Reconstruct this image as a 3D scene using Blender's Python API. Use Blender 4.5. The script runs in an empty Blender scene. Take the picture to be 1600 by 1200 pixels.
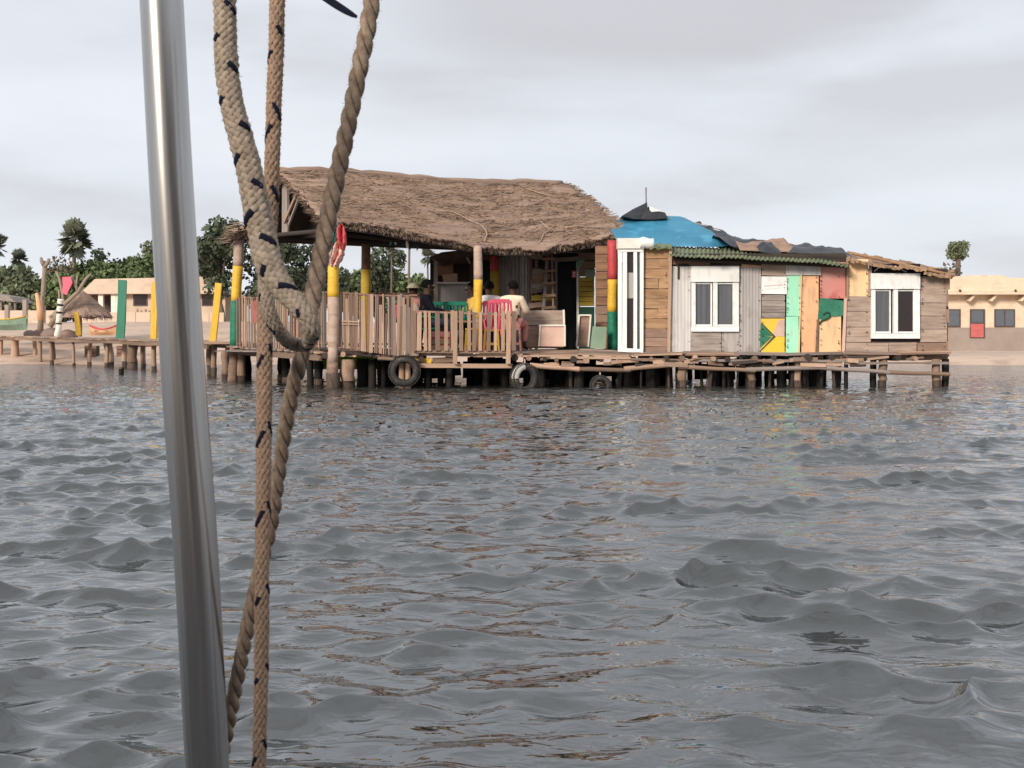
import bpy, bmesh, math, random
import numpy as np
from mathutils import Vector, Matrix, noise

random.seed(7)
rnd = random.Random(11)
SC = bpy.context.scene
COL = SC.collection

# ------------------------------------------------------------------ camera
FPX, HY, CAMH = 1900.0, 535.0, 0.90
PITCH = math.atan((600 - HY) / FPX)
cam = bpy.data.cameras.new('camera')
camo = bpy.data.objects.new('camera', cam); COL.objects.link(camo)
camo.location = (0, 0, CAMH)
camo.rotation_euler = (math.pi / 2 - PITCH, 0, 0)
cam.sensor_width = 36.0
cam.lens = 36.0 * FPX / 1600.0
cam.dof.use_dof = True; cam.dof.focus_distance = 24.0; cam.dof.aperture_fstop = 62.0
cam.clip_start = 0.05; cam.clip_end = 3000
SC.camera = camo
# ------------------------------------------------------------------ sun and sky
SUN_EL, SUN_AZ = math.radians(22), math.radians(212)     # azimuth clockwise from +Y: behind the camera, to the left
sun = bpy.data.lights.new('sun', 'SUN'); sun.energy = 3.3; sun.angle = math.radians(13)
sun.color = (1.0, 0.90, 0.78)
suno = bpy.data.objects.new('sun', sun); COL.objects.link(suno)
sd = Vector((math.sin(SUN_AZ) * math.cos(SUN_EL), math.cos(SUN_AZ) * math.cos(SUN_EL), math.sin(SUN_EL)))
suno.rotation_euler = sd.to_track_quat('Z', 'Y').to_euler()
suno.location = (0, 0, 30)
world = bpy.data.worlds.new('World'); SC.world = world; world.use_nodes = True
nt = world.node_tree; nt.nodes.clear()
def N(t, **k):
    n = nt.nodes.new(t)
    for a, b in k.items(): setattr(n, a, b)
    return n
out = N('ShaderNodeOutputWorld'); bg = N('ShaderNodeBackground'); bg.inputs['Strength'].default_value = 1.0
sky = N('ShaderNodeTexSky', sky_type='NISHITA', sun_disc=False)
sky.sun_elevation = SUN_EL; sky.sun_rotation = SUN_AZ
sk = N('ShaderNodeVectorMath', operation='SCALE'); sk.inputs['Scale'].default_value = 0.08
nt.links.new(sky.outputs[0], sk.inputs[0])
tc = N('ShaderNodeTexCoord')
mp = N('ShaderNodeMapping'); mp.inputs['Scale'].default_value = (1.3, 1.3, 5.2); mp.inputs['Location'].default_value = (3.1, 0.4, 0.35)
nt.links.new(tc.outputs['Generated'], mp.inputs[0])
n1 = N('ShaderNodeTexNoise'); n1.inputs['Scale'].default_value = 1.9; n1.inputs['Detail'].default_value = 6; n1.inputs['Roughness'].default_value = .5
n1.inputs['Distortion'].default_value = .15
nt.links.new(mp.outputs[0], n1.inputs['Vector'])
cr = N('ShaderNodeValToRGB')
cr.color_ramp.elements[0].position = .36; cr.color_ramp.elements[0].color = (.62, .625, .665, 1)
cr.color_ramp.elements[1].position = .62; cr.color_ramp.elements[1].color = (.79, .82, .88, 1)
e = cr.color_ramp.elements.new(.48); e.color = (.72, .75, .805, 1)
nt.links.new(n1.outputs['Fac'], cr.inputs[0])
# two broad grey cloud banks, placed by direction in the sky
def bank(az, el, waz, wel, amt, prev, colour):
    d = Vector((math.sin(math.radians(az)) * math.cos(math.radians(el)), math.cos(math.radians(az)) * math.cos(math.radians(el)), math.sin(math.radians(el))))
    sub = N('ShaderNodeVectorMath', operation='SUBTRACT'); sub.inputs[1].default_value = d
    nt.links.new(tc.outputs['Generated'], sub.inputs[0])
    sc = N('ShaderNodeVectorMath', operation='MULTIPLY'); sc.inputs[1].default_value = (1 / waz, 1 / waz, 1 / wel)
    nt.links.new(sub.outputs[0], sc.inputs[0])
    wn = N('ShaderNodeVectorMath', operation='MULTIPLY_ADD'); wn.inputs[1].default_value = (1.3, 1.3, 1.3)
    nt.links.new(n1.outputs['Color'], wn.inputs[0]); nt.links.new(sc.outputs[0], wn.inputs[2])
    s2 = N('ShaderNodeVectorMath', operation='SUBTRACT'); s2.inputs[1].default_value = (.65, .65, .65)
    nt.links.new(wn.outputs[0], s2.inputs[0])
    ln = N('ShaderNodeVectorMath', operation='LENGTH'); nt.links.new(s2.outputs[0], ln.inputs[0])
    mr = N('ShaderNodeMapRange', interpolation_type='SMOOTHERSTEP')
    mr.inputs['From Min'].default_value = .5; mr.inputs['From Max'].default_value = 1.35
    mr.inputs['To Min'].default_value = amt; mr.inputs['To Max'].default_value = 0
    nt.links.new(ln.outputs['Value'], mr.inputs['Value'])
    mx = N('ShaderNodeMix', data_type='RGBA'); nt.links.new(mr.outputs[0], mx.inputs['Factor'])
    nt.links.new(prev, mx.inputs['A']); mx.inputs['B'].default_value = (*colour, 1)
    return mx.outputs['Result']
c = cr.outputs[0]
c = bank(6.5, 15.0, .22, .055, .8, c, (.56, .555, .585))
c = bank(22, 9.0, .22, .045, .4, c, (.64, .645, .68))
c = bank(-9, 9.5, .14, .03, .35, c, (.82, .84, .89))
mix = N('ShaderNodeMix', data_type='RGBA'); mix.inputs['Factor'].default_value = .93
nt.links.new(sk.outputs[0], mix.inputs['A']); nt.links.new(c, mix.inputs['B'])
nt.links.new(mix.outputs['Result'], bg.inputs['Color']); nt.links.new(bg.outputs[0], out.inputs[0])
SC.view_settings.view_transform = 'Standard'; SC.view_settings.look = 'None'
SC.view_settings.exposure = 0.17; SC.view_settings.gamma = 1; SC.view_settings.use_curve_mapping = False

# ------------------------------------------------------------------ helpers
CP, SP = math.cos(PITCH), math.sin(PITCH)
def W(px, py, D):
    """point of the place seen at photo pixel (px, py), at distance D along +Y"""
    x, y = (px - 800) / FPX, (600 - py) / FPX
    dy = CP + y * SP; dz = -SP + y * CP
    return Vector((x / dy * D, D, CAMH + dz / dy * D))

def inst(name, me, parent, M=None, mat=None):
    o = bpy.data.objects.new(name, me); COL.objects.link(o)
    if mat is not None:
        if len(me.materials) == 0: me.materials.append(mat)
        o.material_slots[0].link = 'OBJECT'; o.material_slots[0].material = mat
    if M is not None: o.matrix_world = M
    if parent is not None:
        o.parent = parent; o.matrix_parent_inverse = parent.matrix_basis.inverted()
        if M is not None: o.matrix_basis = M
    return o

def thing(name, loc, label, cat, group=None):
    o = bpy.data.objects.new(name, None); COL.objects.link(o); o.location = loc
    o.empty_display_size = .2
    o['label'] = label; o['category'] = cat
    if group: o['group'] = group
    return o
def tag(o, label, cat, group=None):
    o['label'] = label; o['category'] = cat
    if group: o['group'] = group
    return o

class MB:
    def __init__(s): s.v = []; s.f = []; s.m = []
    def add(s, vs, fs, mi=0):
        b = len(s.v); s.v += [tuple(v) for v in vs]
        s.f += [tuple(b + i for i in f) for f in fs]; s.m += [mi] * len(fs)
        return s
    def box(s, lo, hi, mi=0):
        x0, y0, z0 = lo; x1, y1, z1 = hi
        return s.add([(x0,y0,z0),(x1,y0,z0),(x1,y1,z0),(x0,y1,z0),(x0,y0,z1),(x1,y0,z1),(x1,y1,z1),(x0,y1,z1)],
                     [(0,3,2,1),(4,5,6,7),(0,1,5,4),(1,2,6,5),(2,3,7,6),(3,0,4,7)], mi)
    def prism(s, pts, off, mi=0):
        """closed polygon (world points, front) extruded by vector off"""
        n = len(pts); q = [Vector(p) + Vector(off) for p in pts]
        s.add(list(pts) + q, [tuple(range(n))[::-1], tuple(range(n, 2 * n))] + [(i, (i + 1) % n, n + (i + 1) % n, n + i) for i in range(n)], mi)
        return s
    def tube(s, path, rad, n=8, mi=0, cap=True, flat=1.0, refup=None):
        path = [Vector(p) for p in path]; L = len(path)
        if not hasattr(rad, '__len__'): rad = [rad] * L
        up = Vector(refup) if refup else Vector((0.13, -1, .05)).normalized(); vs = []; fs = []
        for i, p in enumerate(path):
            t = (path[min(i + 1, L - 1)] - path[max(i - 1, 0)]).normalized()
            a = t.cross(up)
            if a.length < 1e-4: a = t.cross(Vector((0, 0, 1)))
            if a.length < 1e-4: a = t.cross(Vector((1, 0, 0)))
            a.normalize(); b = a.cross(t).normalized()
            for k in range(n):
                th = 2 * math.pi * k / n
                vs.append(p + (a * math.cos(th) + b * math.sin(th) * flat) * rad[i])
        for i in range(L - 1):
            for k in range(n):
                k2 = (k + 1) % n
                fs.append((i * n + k, i * n + k2, (i + 1) * n + k2, (i + 1) * n + k))
        if cap:
            fs.append(tuple(range(n))[::-1]); fs.append(tuple((L - 1) * n + k for k in range(n)))
        return s.add(vs, fs, mi)
    def mesh(s, name, mats=None, smooth=False):
        me = bpy.data.meshes.new(name); me.from_pydata(s.v, [], s.f)
        if mats:
            for m in (mats if isinstance(mats, (list, tuple)) else [mats]): me.materials.append(m)
            if any(s.m): me.polygons.foreach_set('material_index', s.m)
        bm = bmesh.new(); bm.from_mesh(me); bmesh.ops.recalc_face_normals(bm, faces=bm.faces); bm.to_mesh(me); bm.free()
        if smooth: me.polygons.foreach_set('use_smooth', [True] * len(me.polygons))
        me.update(); return me
    def build(s, name, mats, parent=None, smooth=False):
        return inst(name, s.mesh(name, mats, smooth), parent)

# ------------------------------------------------------------------ materials
def mat(name, c1, c2=None, scale=(6, 6, 6), rough=.8, metal=0, detail=6, bump=.15, speck=None, speck_amt=.35, speck_scale=(30, 30, 30), var=.12, spec=.3, coords='Object', bdist=.01):
    m = bpy.data.materials.new(name); m.use_nodes = True
    t = m.node_tree; t.nodes.clear()
    def A(ty, **k):
        n = t.nodes.new(ty)
        for a, b in k.items(): setattr(n, a, b)
        return n
    o = A('ShaderNodeOutputMaterial'); p = A('ShaderNodeBsdfPrincipled'); t.links.new(p.outputs[0], o.inputs[0])
    p.inputs['Roughness'].default_value = rough; p.inputs['Metallic'].default_value = metal
    p.inputs['Specular IOR Level'].default_value = spec
    tcn = A('ShaderNodeTexCoord'); oi = A('ShaderNodeObjectInfo')
    off = A('ShaderNodeMath', operation='MULTIPLY'); off.inputs[1].default_value = 57.0
    t.links.new(oi.outputs['Random'], off.inputs[0])
    add = A('ShaderNodeVectorMath', operation='ADD'); t.links.new(tcn.outputs[coords], add.inputs[0]); t.links.new(off.outputs[0], add.inputs[1])
    ma = A('ShaderNodeVectorMath', operation='MULTIPLY'); ma.inputs[1].default_value = scale; t.links.new(add.outputs[0], ma.inputs[0])
    nz = A('ShaderNodeTexNoise'); nz.inputs['Scale'].default_value = 1; nz.inputs['Detail'].default_value = detail; nz.inputs['Roughness'].default_value = .62
    t.links.new(ma.outputs[0], nz.inputs['Vector'])
    c2 = c2 or tuple(x * .65 for x in c1)
    rp = A('ShaderNodeMapRange'); rp.inputs['From Min'].default_value = .36; rp.inputs['From Max'].default_value = .66
    t.links.new(nz.outputs['Fac'], rp.inputs['Value'])
    mx = A('ShaderNodeMix', data_type='RGBA'); t.links.new(rp.outputs[0], mx.inputs['Factor'])
    mx.inputs['A'].default_value = (*c2, 1); mx.inputs['B'].default_value = (*c1, 1)
    colr = mx.outputs['Result']
    if speck:
        mb = A('ShaderNodeVectorMath', operation='MULTIPLY'); mb.inputs[1].default_value = speck_scale; t.links.new(add.outputs[0], mb.inputs[0])
        n2 = A('ShaderNodeTexNoise'); n2.inputs['Scale'].default_value = 1; n2.inputs['Detail'].default_value = 4; t.links.new(mb.outputs[0], n2.inputs['Vector'])
        r2 = A('ShaderNodeMapRange'); r2.inputs['From Min'].default_value = .54; r2.inputs['From Max'].default_value = .66; r2.inputs['To Max'].default_value = speck_amt
        t.links.new(n2.outputs['Fac'], r2.inputs['Value'])
        m2 = A('ShaderNodeMix', data_type='RGBA'); t.links.new(r2.outputs[0], m2.inputs['Factor']); t.links.new(colr, m2.inputs['A'])
        m2.inputs['B'].default_value = (*speck, 1); colr = m2.outputs['Result']
    if var:
        hv = A('ShaderNodeHueSaturation'); mr = A('ShaderNodeMapRange'); mr.inputs['To Min'].default_value = 1 - var; mr.inputs['To Max'].default_value = 1 + var
        t.links.new(oi.outputs['Random'], mr.inputs['Value']); t.links.new(mr.outputs[0], hv.inputs['Value']); t.links.new(colr, hv.inputs['Color']); colr = hv.outputs[0]
    t.links.new(colr, p.inputs['Base Color'])
    if bump:
        b = A('ShaderNodeBump'); b.inputs['Strength'].default_value = bump; b.inputs['Distance'].default_value = bdist
        t.links.new(nz.outputs['Fac'], b.inputs['Height']); t.links.new(b.outputs[0], p.inputs['Normal'])
    return m
G = (1.2, 14, 14)     # grain along a unit piece's own length
M = {}
M['wood_pale'] = mat('wood_pale', (.50, .34, .24), (.30, .19, .13), G, .85, speck=(.14, .10, .08), speck_scale=(3, 18, 18), var=.22)
M['wood_mid'] = mat('wood_mid', (.30, .20, .145), (.17, .11, .08), G, .85, speck=(.07, .05, .04), speck_scale=(3, 18, 18), var=.25)
M['wood_red'] = mat('wood_red', (.27, .15, .115), (.15, .085, .065), G, .85, speck=(.06, .045, .04), speck_scale=(3, 18, 18), var=.25)
M['wood_grey'] = mat('wood_grey', (.34, .28, .25), (.19, .155, .135), G, .9, speck=(.09, .08, .07), speck_scale=(3, 18, 18), var=.2)
M['wood_dark'] = mat('wood_dark', (.06, .045, .035), (.025, .02, .018), G, .8, var=.3)
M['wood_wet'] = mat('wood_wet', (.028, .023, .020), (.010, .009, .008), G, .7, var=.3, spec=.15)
M['wood_foot'] = mat('wood_foot', (.12, .085, .065), (.04, .03, .025), (3, 9, 9), .8, var=.3, spec=.2)
M['wood_ochre'] = mat('wood_ochre', (.46, .29, .165), (.33, .19, .10), (1.5, 10, 10), .8, speck=(.15, .09, .05), speck_scale=(2, 16, 16), var=.16)
M['wood_brown'] = mat('wood_brown', (.30, .17, .10), (.2, .11, .065), (1.5, 10, 10), .8, speck=(.1, .06, .04), speck_scale=(2, 16, 16), var=.16)
def plain(name, c, c2=None, rough=.7, sc=(3, 3, 3), **k):
    k.setdefault('var', .05); k.setdefault('bump', .08)
    M[name] = mat(name, c, c2 or tuple(x * .82 for x in c), sc, rough, **k)
plain('thatch', (.385, .265, .20), (.245, .168, .13), .95, (.8, .8, 14), detail=9, bump=.9, bdist=.04, speck=(.12, .075, .06), speck_amt=.45, speck_scale=(.6, .6, 13), var=.03)
plain('straw', (.42, .295, .215), (.26, .178, .13), .95, (2, 2, 2), bump=0, var=.1)
plain('straw_dark', (.10, .065, .05), (.05, .032, .025), .95, (3, 3, 3), bump=0)
plain('yellow', (.76, .47, .05), (.64, .38, .04), .55, speck=(.35, .22, .05), speck_amt=.3, speck_scale=(9, 9, 14))
plain('yellow_wood', (.52, .36, .05), (.42, .27, .04), .7, (2, 2, 10))
plain('green', (.02, .20, .12), (.012, .14, .08), .55, speck=(.02, .07, .05), speck_amt=.4, speck_scale=(9, 9, 14))
plain('green_dark', (.02, .075, .05), None, .7)
plain('green_sea', (.045, .22, .135), (.03, .16, .10), .6, speck=(.1, .2, .15), speck_amt=.4, speck_scale=(9, 9, 5))
plain('red', (.50, .065, .07), (.40, .05, .05), .55, speck=(.2, .05, .05), speck_amt=.3, speck_scale=(9, 9, 9))
plain('pinkred', (.58, .20, .17), (.50, .27, .23), .8, (2.2, 2.2, 1.6), speck=(.42, .10, .09), speck_amt=.75, speck_scale=(3, 3, 3))
plain('mint', (.36, .74, .52), (.31, .66, .46), .6, (2, 2, 1), speck=(.45, .38, .26), speck_amt=.38, speck_scale=(9, 2, 1.6))
plain('mint_dull', (.27, .38, .28), None, .7)
plain('orange', (.80, .46, .25), (.66, .36, .19), .65, (3, 2, 1), speck=(.42, .27, .18), speck_amt=.5, speck_scale=(9, 4, 2))
plain('peach', (.86, .58, .32), (.74, .48, .26), .65, (3, 2, 1), speck=(.5, .35, .24), speck_amt=.5, speck_scale=(8, 5, 2))
plain('yellow_panel', (.84, .52, .05), (.75, .44, .04), .6, (2, 2, 1), speck=(.45, .38, .26), speck_amt=.38, speck_scale=(9, 2, 1.6))
plain('pink_pale', (.68, .46, .37), None, .7)
plain('sheet_grey', (.44, .40, .38), (.34, .31, .29), .6, (14, 2, .7), speck=(.23, .18, .15), speck_amt=.55, speck_scale=(4, 4, 2), var=.05, bump=.2)
plain('sheet_pale', (.58, .55, .53), (.47, .44, .42), .6, (9, 2, .8), speck=(.36, .31, .28), speck_amt=.4, speck_scale=(4, 4, 3))
plain('board_grey', (.36, .305, .27), (.26, .215, .19), .8, (2.5, 2, 14), speck=(.13, .10, .085), speck_amt=.5, speck_scale=(2, 2, 22), var=.12)
plain('board_taupe', (.44, .335, .27), (.32, .235, .185), .8, (2.5, 2, 16), speck=(.17, .12, .09), speck_amt=.5, speck_scale=(1.5, 2, 22), var=.14)
plain('board_brown', (.33, .22, .16), (.24, .155, .115), .8, (2.5, 2, 12), var=.1)
plain('white', (.82, .82, .80), (.76, .75, .72), .45, bump=0, speck=(.52, .47, .40), speck_amt=.32, speck_scale=(9, 7, 4))
plain('cream_white', (.80, .75, .66), None, .5)
plain('pane', (.125, .125, .135), (.075, .075, .085), .22, (26, 1, .6), bump=0, spec=.5, var=0)
plain('pane_dark', (.02, .014, .014), (.03, .015, .014), .15, (2, 2, 2), bump=0, spec=.5)
plain('black', (.012, .012, .014), None, .6)
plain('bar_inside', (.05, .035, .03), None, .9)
plain('cardboard', (.42, .26, .19), None, .85)
plain('blue_tarp', (.05, .235, .365), (.035, .18, .30), .5, (1.2, 1.2, 2), bump=.5, bdist=.08, speck=(.10, .38, .55), speck_amt=.5, speck_scale=(2, 2, 6))
plain('black_tarp', (.03, .033, .042), (.015, .016, .02), .42, (4, 4, 4), bump=.5, bdist=.05, spec=.5)
plain('green_tin', (.21, .24, .13), (.13, .16, .085), .75, (2, 2, 2), speck=(.20, .17, .12), speck_amt=.5, speck_scale=(5, 5, 5))
plain('tan_roof', (.40, .25, .15), (.29, .18, .11), .85, (1.5, 5, 8), speck=(.22, .13, .09), speck_amt=.6, speck_scale=(3, 8, 8), bump=.6, bdist=.03)
plain('rubber', (.045, .04, .038), (.03, .027, .025), .75, (8, 8, 8), speck=(.14, .12, .10), speck_amt=.5, speck_scale=(9, 9, 9))
plain('rubber_white', (.45, .42, .38), None, .7)
plain('skin', (.075, .042, .03), None, .7, bump=0, spec=.12)
plain('hair', (.006, .005, .005), None, .9, spec=.08)
plain('cloth_black', (.010, .010, .016), None, .9, spec=.08)
plain('cloth_yellow', (.75, .47, .12), None, .9)
plain('cloth_white', (.72, .66, .64), None, .9)
plain('cloth_cream', (.80, .64, .48), None, .9, (7, 7, 7))
plain('cloth_pink', (.58, .26, .22), None, .9)
plain('cloth_jean', (.04, .05, .09), None, .9)
plain('hat_cream', (.75, .68, .5), None, .9)
plain('plastic_pink', (.72, .14, .20), (.62, .10, .16), .4, bump=0)
plain('plastic_green', (.02, .20, .13), None, .4, bump=0)
plain('plastic_yellow', (.75, .42, .04), None, .4, bump=0)
plain('bunting_red', (.65, .10, .11), None, .8)
plain('bunting_teal', (.05, .30, .26), None, .8)
plain('cord', (.50, .37, .28), None, .9, bump=0)
plain('lime', (.30, .58, .03), (.24, .5, .02), .4, bump=0)
plain('rope_beige', (.39, .315, .245), (.26, .205, .155), .95, (110, 110, 110), bump=.8, bdist=.0006, speck=(.15, .11, .085), speck_amt=.35, speck_scale=(60, 60, 60), var=.08)
plain('rope_tan', (.36, .245, .175), (.26, .175, .12), .95, (120, 120, 120), bump=.8, bdist=.0006, speck=(.15, .10, .07), speck_amt=.35, speck_scale=(60, 60, 60), var=.08)
plain('rope_twist', (.33, .25, .185), (.18, .13, .095), .95, (160, 160, 160), bump=.6, bdist=.0007, speck=(.10, .07, .05), speck_amt=.5, speck_scale=(70, 70, 70), var=.06)
plain('rope_navy', (.006, .008, .028), (.004, .005, .015), .95, (200, 200, 200), bump=.3, bdist=.0005)
plain('steel', (.45, .44, .425), (.33, .32, .31), .27, (60, 60, 2.2), metal=1, bump=.05, bdist=.0004, speck=(.40, .37, .35), speck_amt=.45, speck_scale=(25, 25, 9), var=0)
plain('boat_paint', (.22, .22, .22), None, .6)
plain('boat_canopy', (.25, .20, .15), None, .8)
plain('sand', (.60, .45, .35), (.48, .355, .275), .95, (.25, .25, .6), speck=(.30, .21, .16), speck_amt=.5, speck_scale=(.9, .9, .9), bump=.5, bdist=.1, var=0)
plain('plaster', (.64, .50, .39), (.56, .43, .33), .85, (.8, .8, .8), speck=(.45, .34, .26), speck_amt=.35, speck_scale=(1.6, 1.6, 3))
plain('plaster_yellow', (.74, .61, .46), (.66, .53, .39), .85, (.8, .8, .8), speck=(.5, .36, .24), speck_amt=.3, speck_scale=(1.6, 1.6, 3))
plain('plaster_grey', (.36, .29, .25), None, .85, (.8, .8, .8))
plain('door_red', (.55, .14, .13), None, .6)
plain('frame_dark', (.10, .07, .06), None, .6)
plain('far_glass', (.10, .11, .13), None, .08, bump=0, spec=.8)
plain('bark', (.16, .12, .095), None, .95, (3, 3, 3), bump=.5)
plain('bark_pale', (.34, .27, .20), None, .95, (3, 3, 3), bump=.5)
plain('rock', (.28, .20, .17), None, .95, (2, 2, 2), bump=.5, bdist=.05)
def leafmat(name, c1, c2):
    m = mat(name, c1, c2, (1.1, 1.1, 1.1), .75, bump=0, var=.0, detail=3, spec=.2)
    t = m.node_tree; p = [n for n in t.nodes if n.type == 'BSDF_PRINCIPLED'][0]
    at = t.nodes.new('ShaderNodeAttribute'); at.attribute_name = 'shade'
    h = t.nodes.new('ShaderNodeHueSaturation'); l = p.inputs['Base Color'].links[0]; src = l.from_socket
    t.links.new(src, h.inputs['Color']); t.links.new(at.outputs['Fac'], h.inputs['Value']); t.links.new(h.outputs[0], p.inputs['Base Color'])
    M[name] = m
plain('roof_shade', (.045, .032, .026), None, .95, bump=0)
plain('rag_print', (.75, .62, .52), (.62, .2, .16), .9, (11, 11, 11), bump=0, var=0)
leafmat('leaf_green', (.14, .18, .075), (.09, .125, .055))
leafmat('leaf_dark', (.085, .105, .065), (.055, .07, .045))
leafmat('leaf_olive', (.16, .18, .105), (.105, .125, .07))
leafmat('leaf_palm', (.20, .215, .155), (.14, .155, .11))
leafmat('leaf_dry', (.16, .13, .09), (.10, .08, .06))

# ------------------------------------------------------------------ unit pieces (length along local X)
def unit_box(seed):
    r = random.Random(seed); b = MB(); j = lambda a: a * (1 + r.uniform(-.09, .09))
    pts = []
    for x in (-.5, -.17, .17, .5):
        for y, z in ((-.5, -.5), (.5, -.5), (.5, .5), (-.5, .5)):
            pts.append((x + (r.uniform(-.008, .008) if abs(x) == .5 else 0), j(y), j(z)))
    fs = [(0, 1, 2, 3), (12, 15, 14, 13)]
    for i in range(3):
        for k in range(4): fs.append((i * 4 + k, i * 4 + 4 + k, i * 4 + 4 + (k + 1) % 4, i * 4 + (k + 1) % 4))
    return b.add(pts, fs).mesh('board')
UB = [unit_box(i) for i in range(6)]
def unit_log(seed, n=9):
    r = random.Random(seed); b = MB(); path = []; rad = []
    for i in range(5):
        x = -.5 + i / 4; path.append(Vector((x, 0, 0))); rad.append(.5 * (1 + r.uniform(-.08, .08)))
    vs = []; fs = []
    for i, p in enumerate(path):
        oy, oz = (r.uniform(-.09, .09), r.uniform(-.09, .09))
        for k in range(n):
            th = 2 * math.pi * k / n; q = rad[i] * (1 + r.uniform(-.05, .05))
            vs.append((p.x, math.cos(th) * q + oy, math.sin(th) * q + oz))
    for i in range(4):
        for k in range(n): fs.append((i * n + k, i * n + (k + 1) % n, (i + 1) * n + (k + 1) % n, (i + 1) * n + k))
    fs += [tuple(range(n)), tuple(4 * n + k for k in range(n))]
    b.add(vs, fs); me = b.mesh('log', None, True)
    for p in me.polygons:
        if len(p.vertices) > 4: p.use_smooth = False
    return me
UL = [unit_log(i) for i in range(5)]
def frame_matrix(a, b, w, t, side=None):
    """X from a to b, Y = width direction (side), Z = thickness"""
    a, b = Vector(a), Vector(b); x = (b - a); L = x.length; x.normalize()
    s = Vector(side) if side is not None else Vector((0, 1, 0))
    s = s - x * s.dot(x)
    if s.length < 1e-4: s = Vector((0, 0, 1)) - x * x.z
    if s.length < 1e-4: s = Vector((1, 0, 0))
    s.normalize(); z = x.cross(s)
    m = Matrix((x * L, s * w, z * t)).transposed().to_4x4(); m.translation = (a + b) / 2
    return m
def plank(name, a, b, w, t, m, parent, side=None):
    return inst(name, rnd.choice(UB), parent, frame_matrix(a, b, w, t, side), M[m])
def log(name, a, b, d, m, parent):
    return inst(name, rnd.choice(UL), parent, frame_matrix(a, b, d, d), M[m])
for u in UB + UL: u.materials.append(M['wood_mid'])

def slab(name, pts, D, thk, m, parent, dz=0):
    """polygon given in photo pixels standing in the plane Y=D, thk metres deep behind it"""
    b = MB(); b.prism([W(x, y, D) for x, y in pts], (0, thk, 0))
    return b.build(name, M[m] if isinstance(m, str) else m, parent)
def rect(name, x0, y0, x1, y1, D, thk, m, parent, j=0.0):
    q = lambda: rnd.uniform(-j, j)
    return slab(name, [(x0 + q(), y1 + q()), (x1 + q(), y1 + q()), (x1 + q(), y0 + q()), (x0 + q(), y0 + q())], D, thk, m, parent)
def boards(x0, y0, x1, y1, n, D, m, parent, j=1.0, thk=.03, split=None, gap=.7, name='board'):
    """horizontal boards filling a pixel rectangle, each a part of its own"""
    h = (y1 - y0) / n
    for i in range(n):
        a, b = y0 + i * h, y0 + (i + 1) * h - gap
        cuts = [x0, x1] if not split else [x0, x0 + (x1 - x0) * rnd.uniform(.3, .7), x1]
        if split and rnd.random() > split: cuts = [x0, x1]
        for c0, c1 in zip(cuts, cuts[1:]):
            rect(name, c0 + .2, a, c1 - .2, b, D + rnd.uniform(-.018, .012), thk, m if isinstance(m, str) else rnd.choice(m), parent, j * .5)
    rect('backing', x0 + 1, y0 + 1, x1 - 1, y1 - 1, D + .05, .02, 'wood_dark', parent)
def corrugated(name, p0, u, v, waves, amp, m, parent, seg=6, jag=0):
    """sheet from corner p0 along u (ridges run along v)"""
    b = MB(); p0, u, v = Vector(p0), Vector(u), Vector(v); nrm = u.cross(v).normalized(); n = waves * seg; vs = []; fs = []
    for i in range(n + 1):
        off = nrm * amp * math.cos(2 * math.pi * i / seg); k = i / n
        for t in (-jag * rnd.random(), .5, 1):
            vs.append(p0 + u * k + v * t + off)
    for i in range(n):
        for t in range(2): fs.append((i * 3 + t, (i + 1) * 3 + t, (i + 1) * 3 + t + 1, i * 3 + t + 1))
    b.add(vs, fs); o = b.build(name, M[m], parent)
    md = o.modifiers.new('s', 'SOLIDIFY'); md.thickness = .008
    return o

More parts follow.
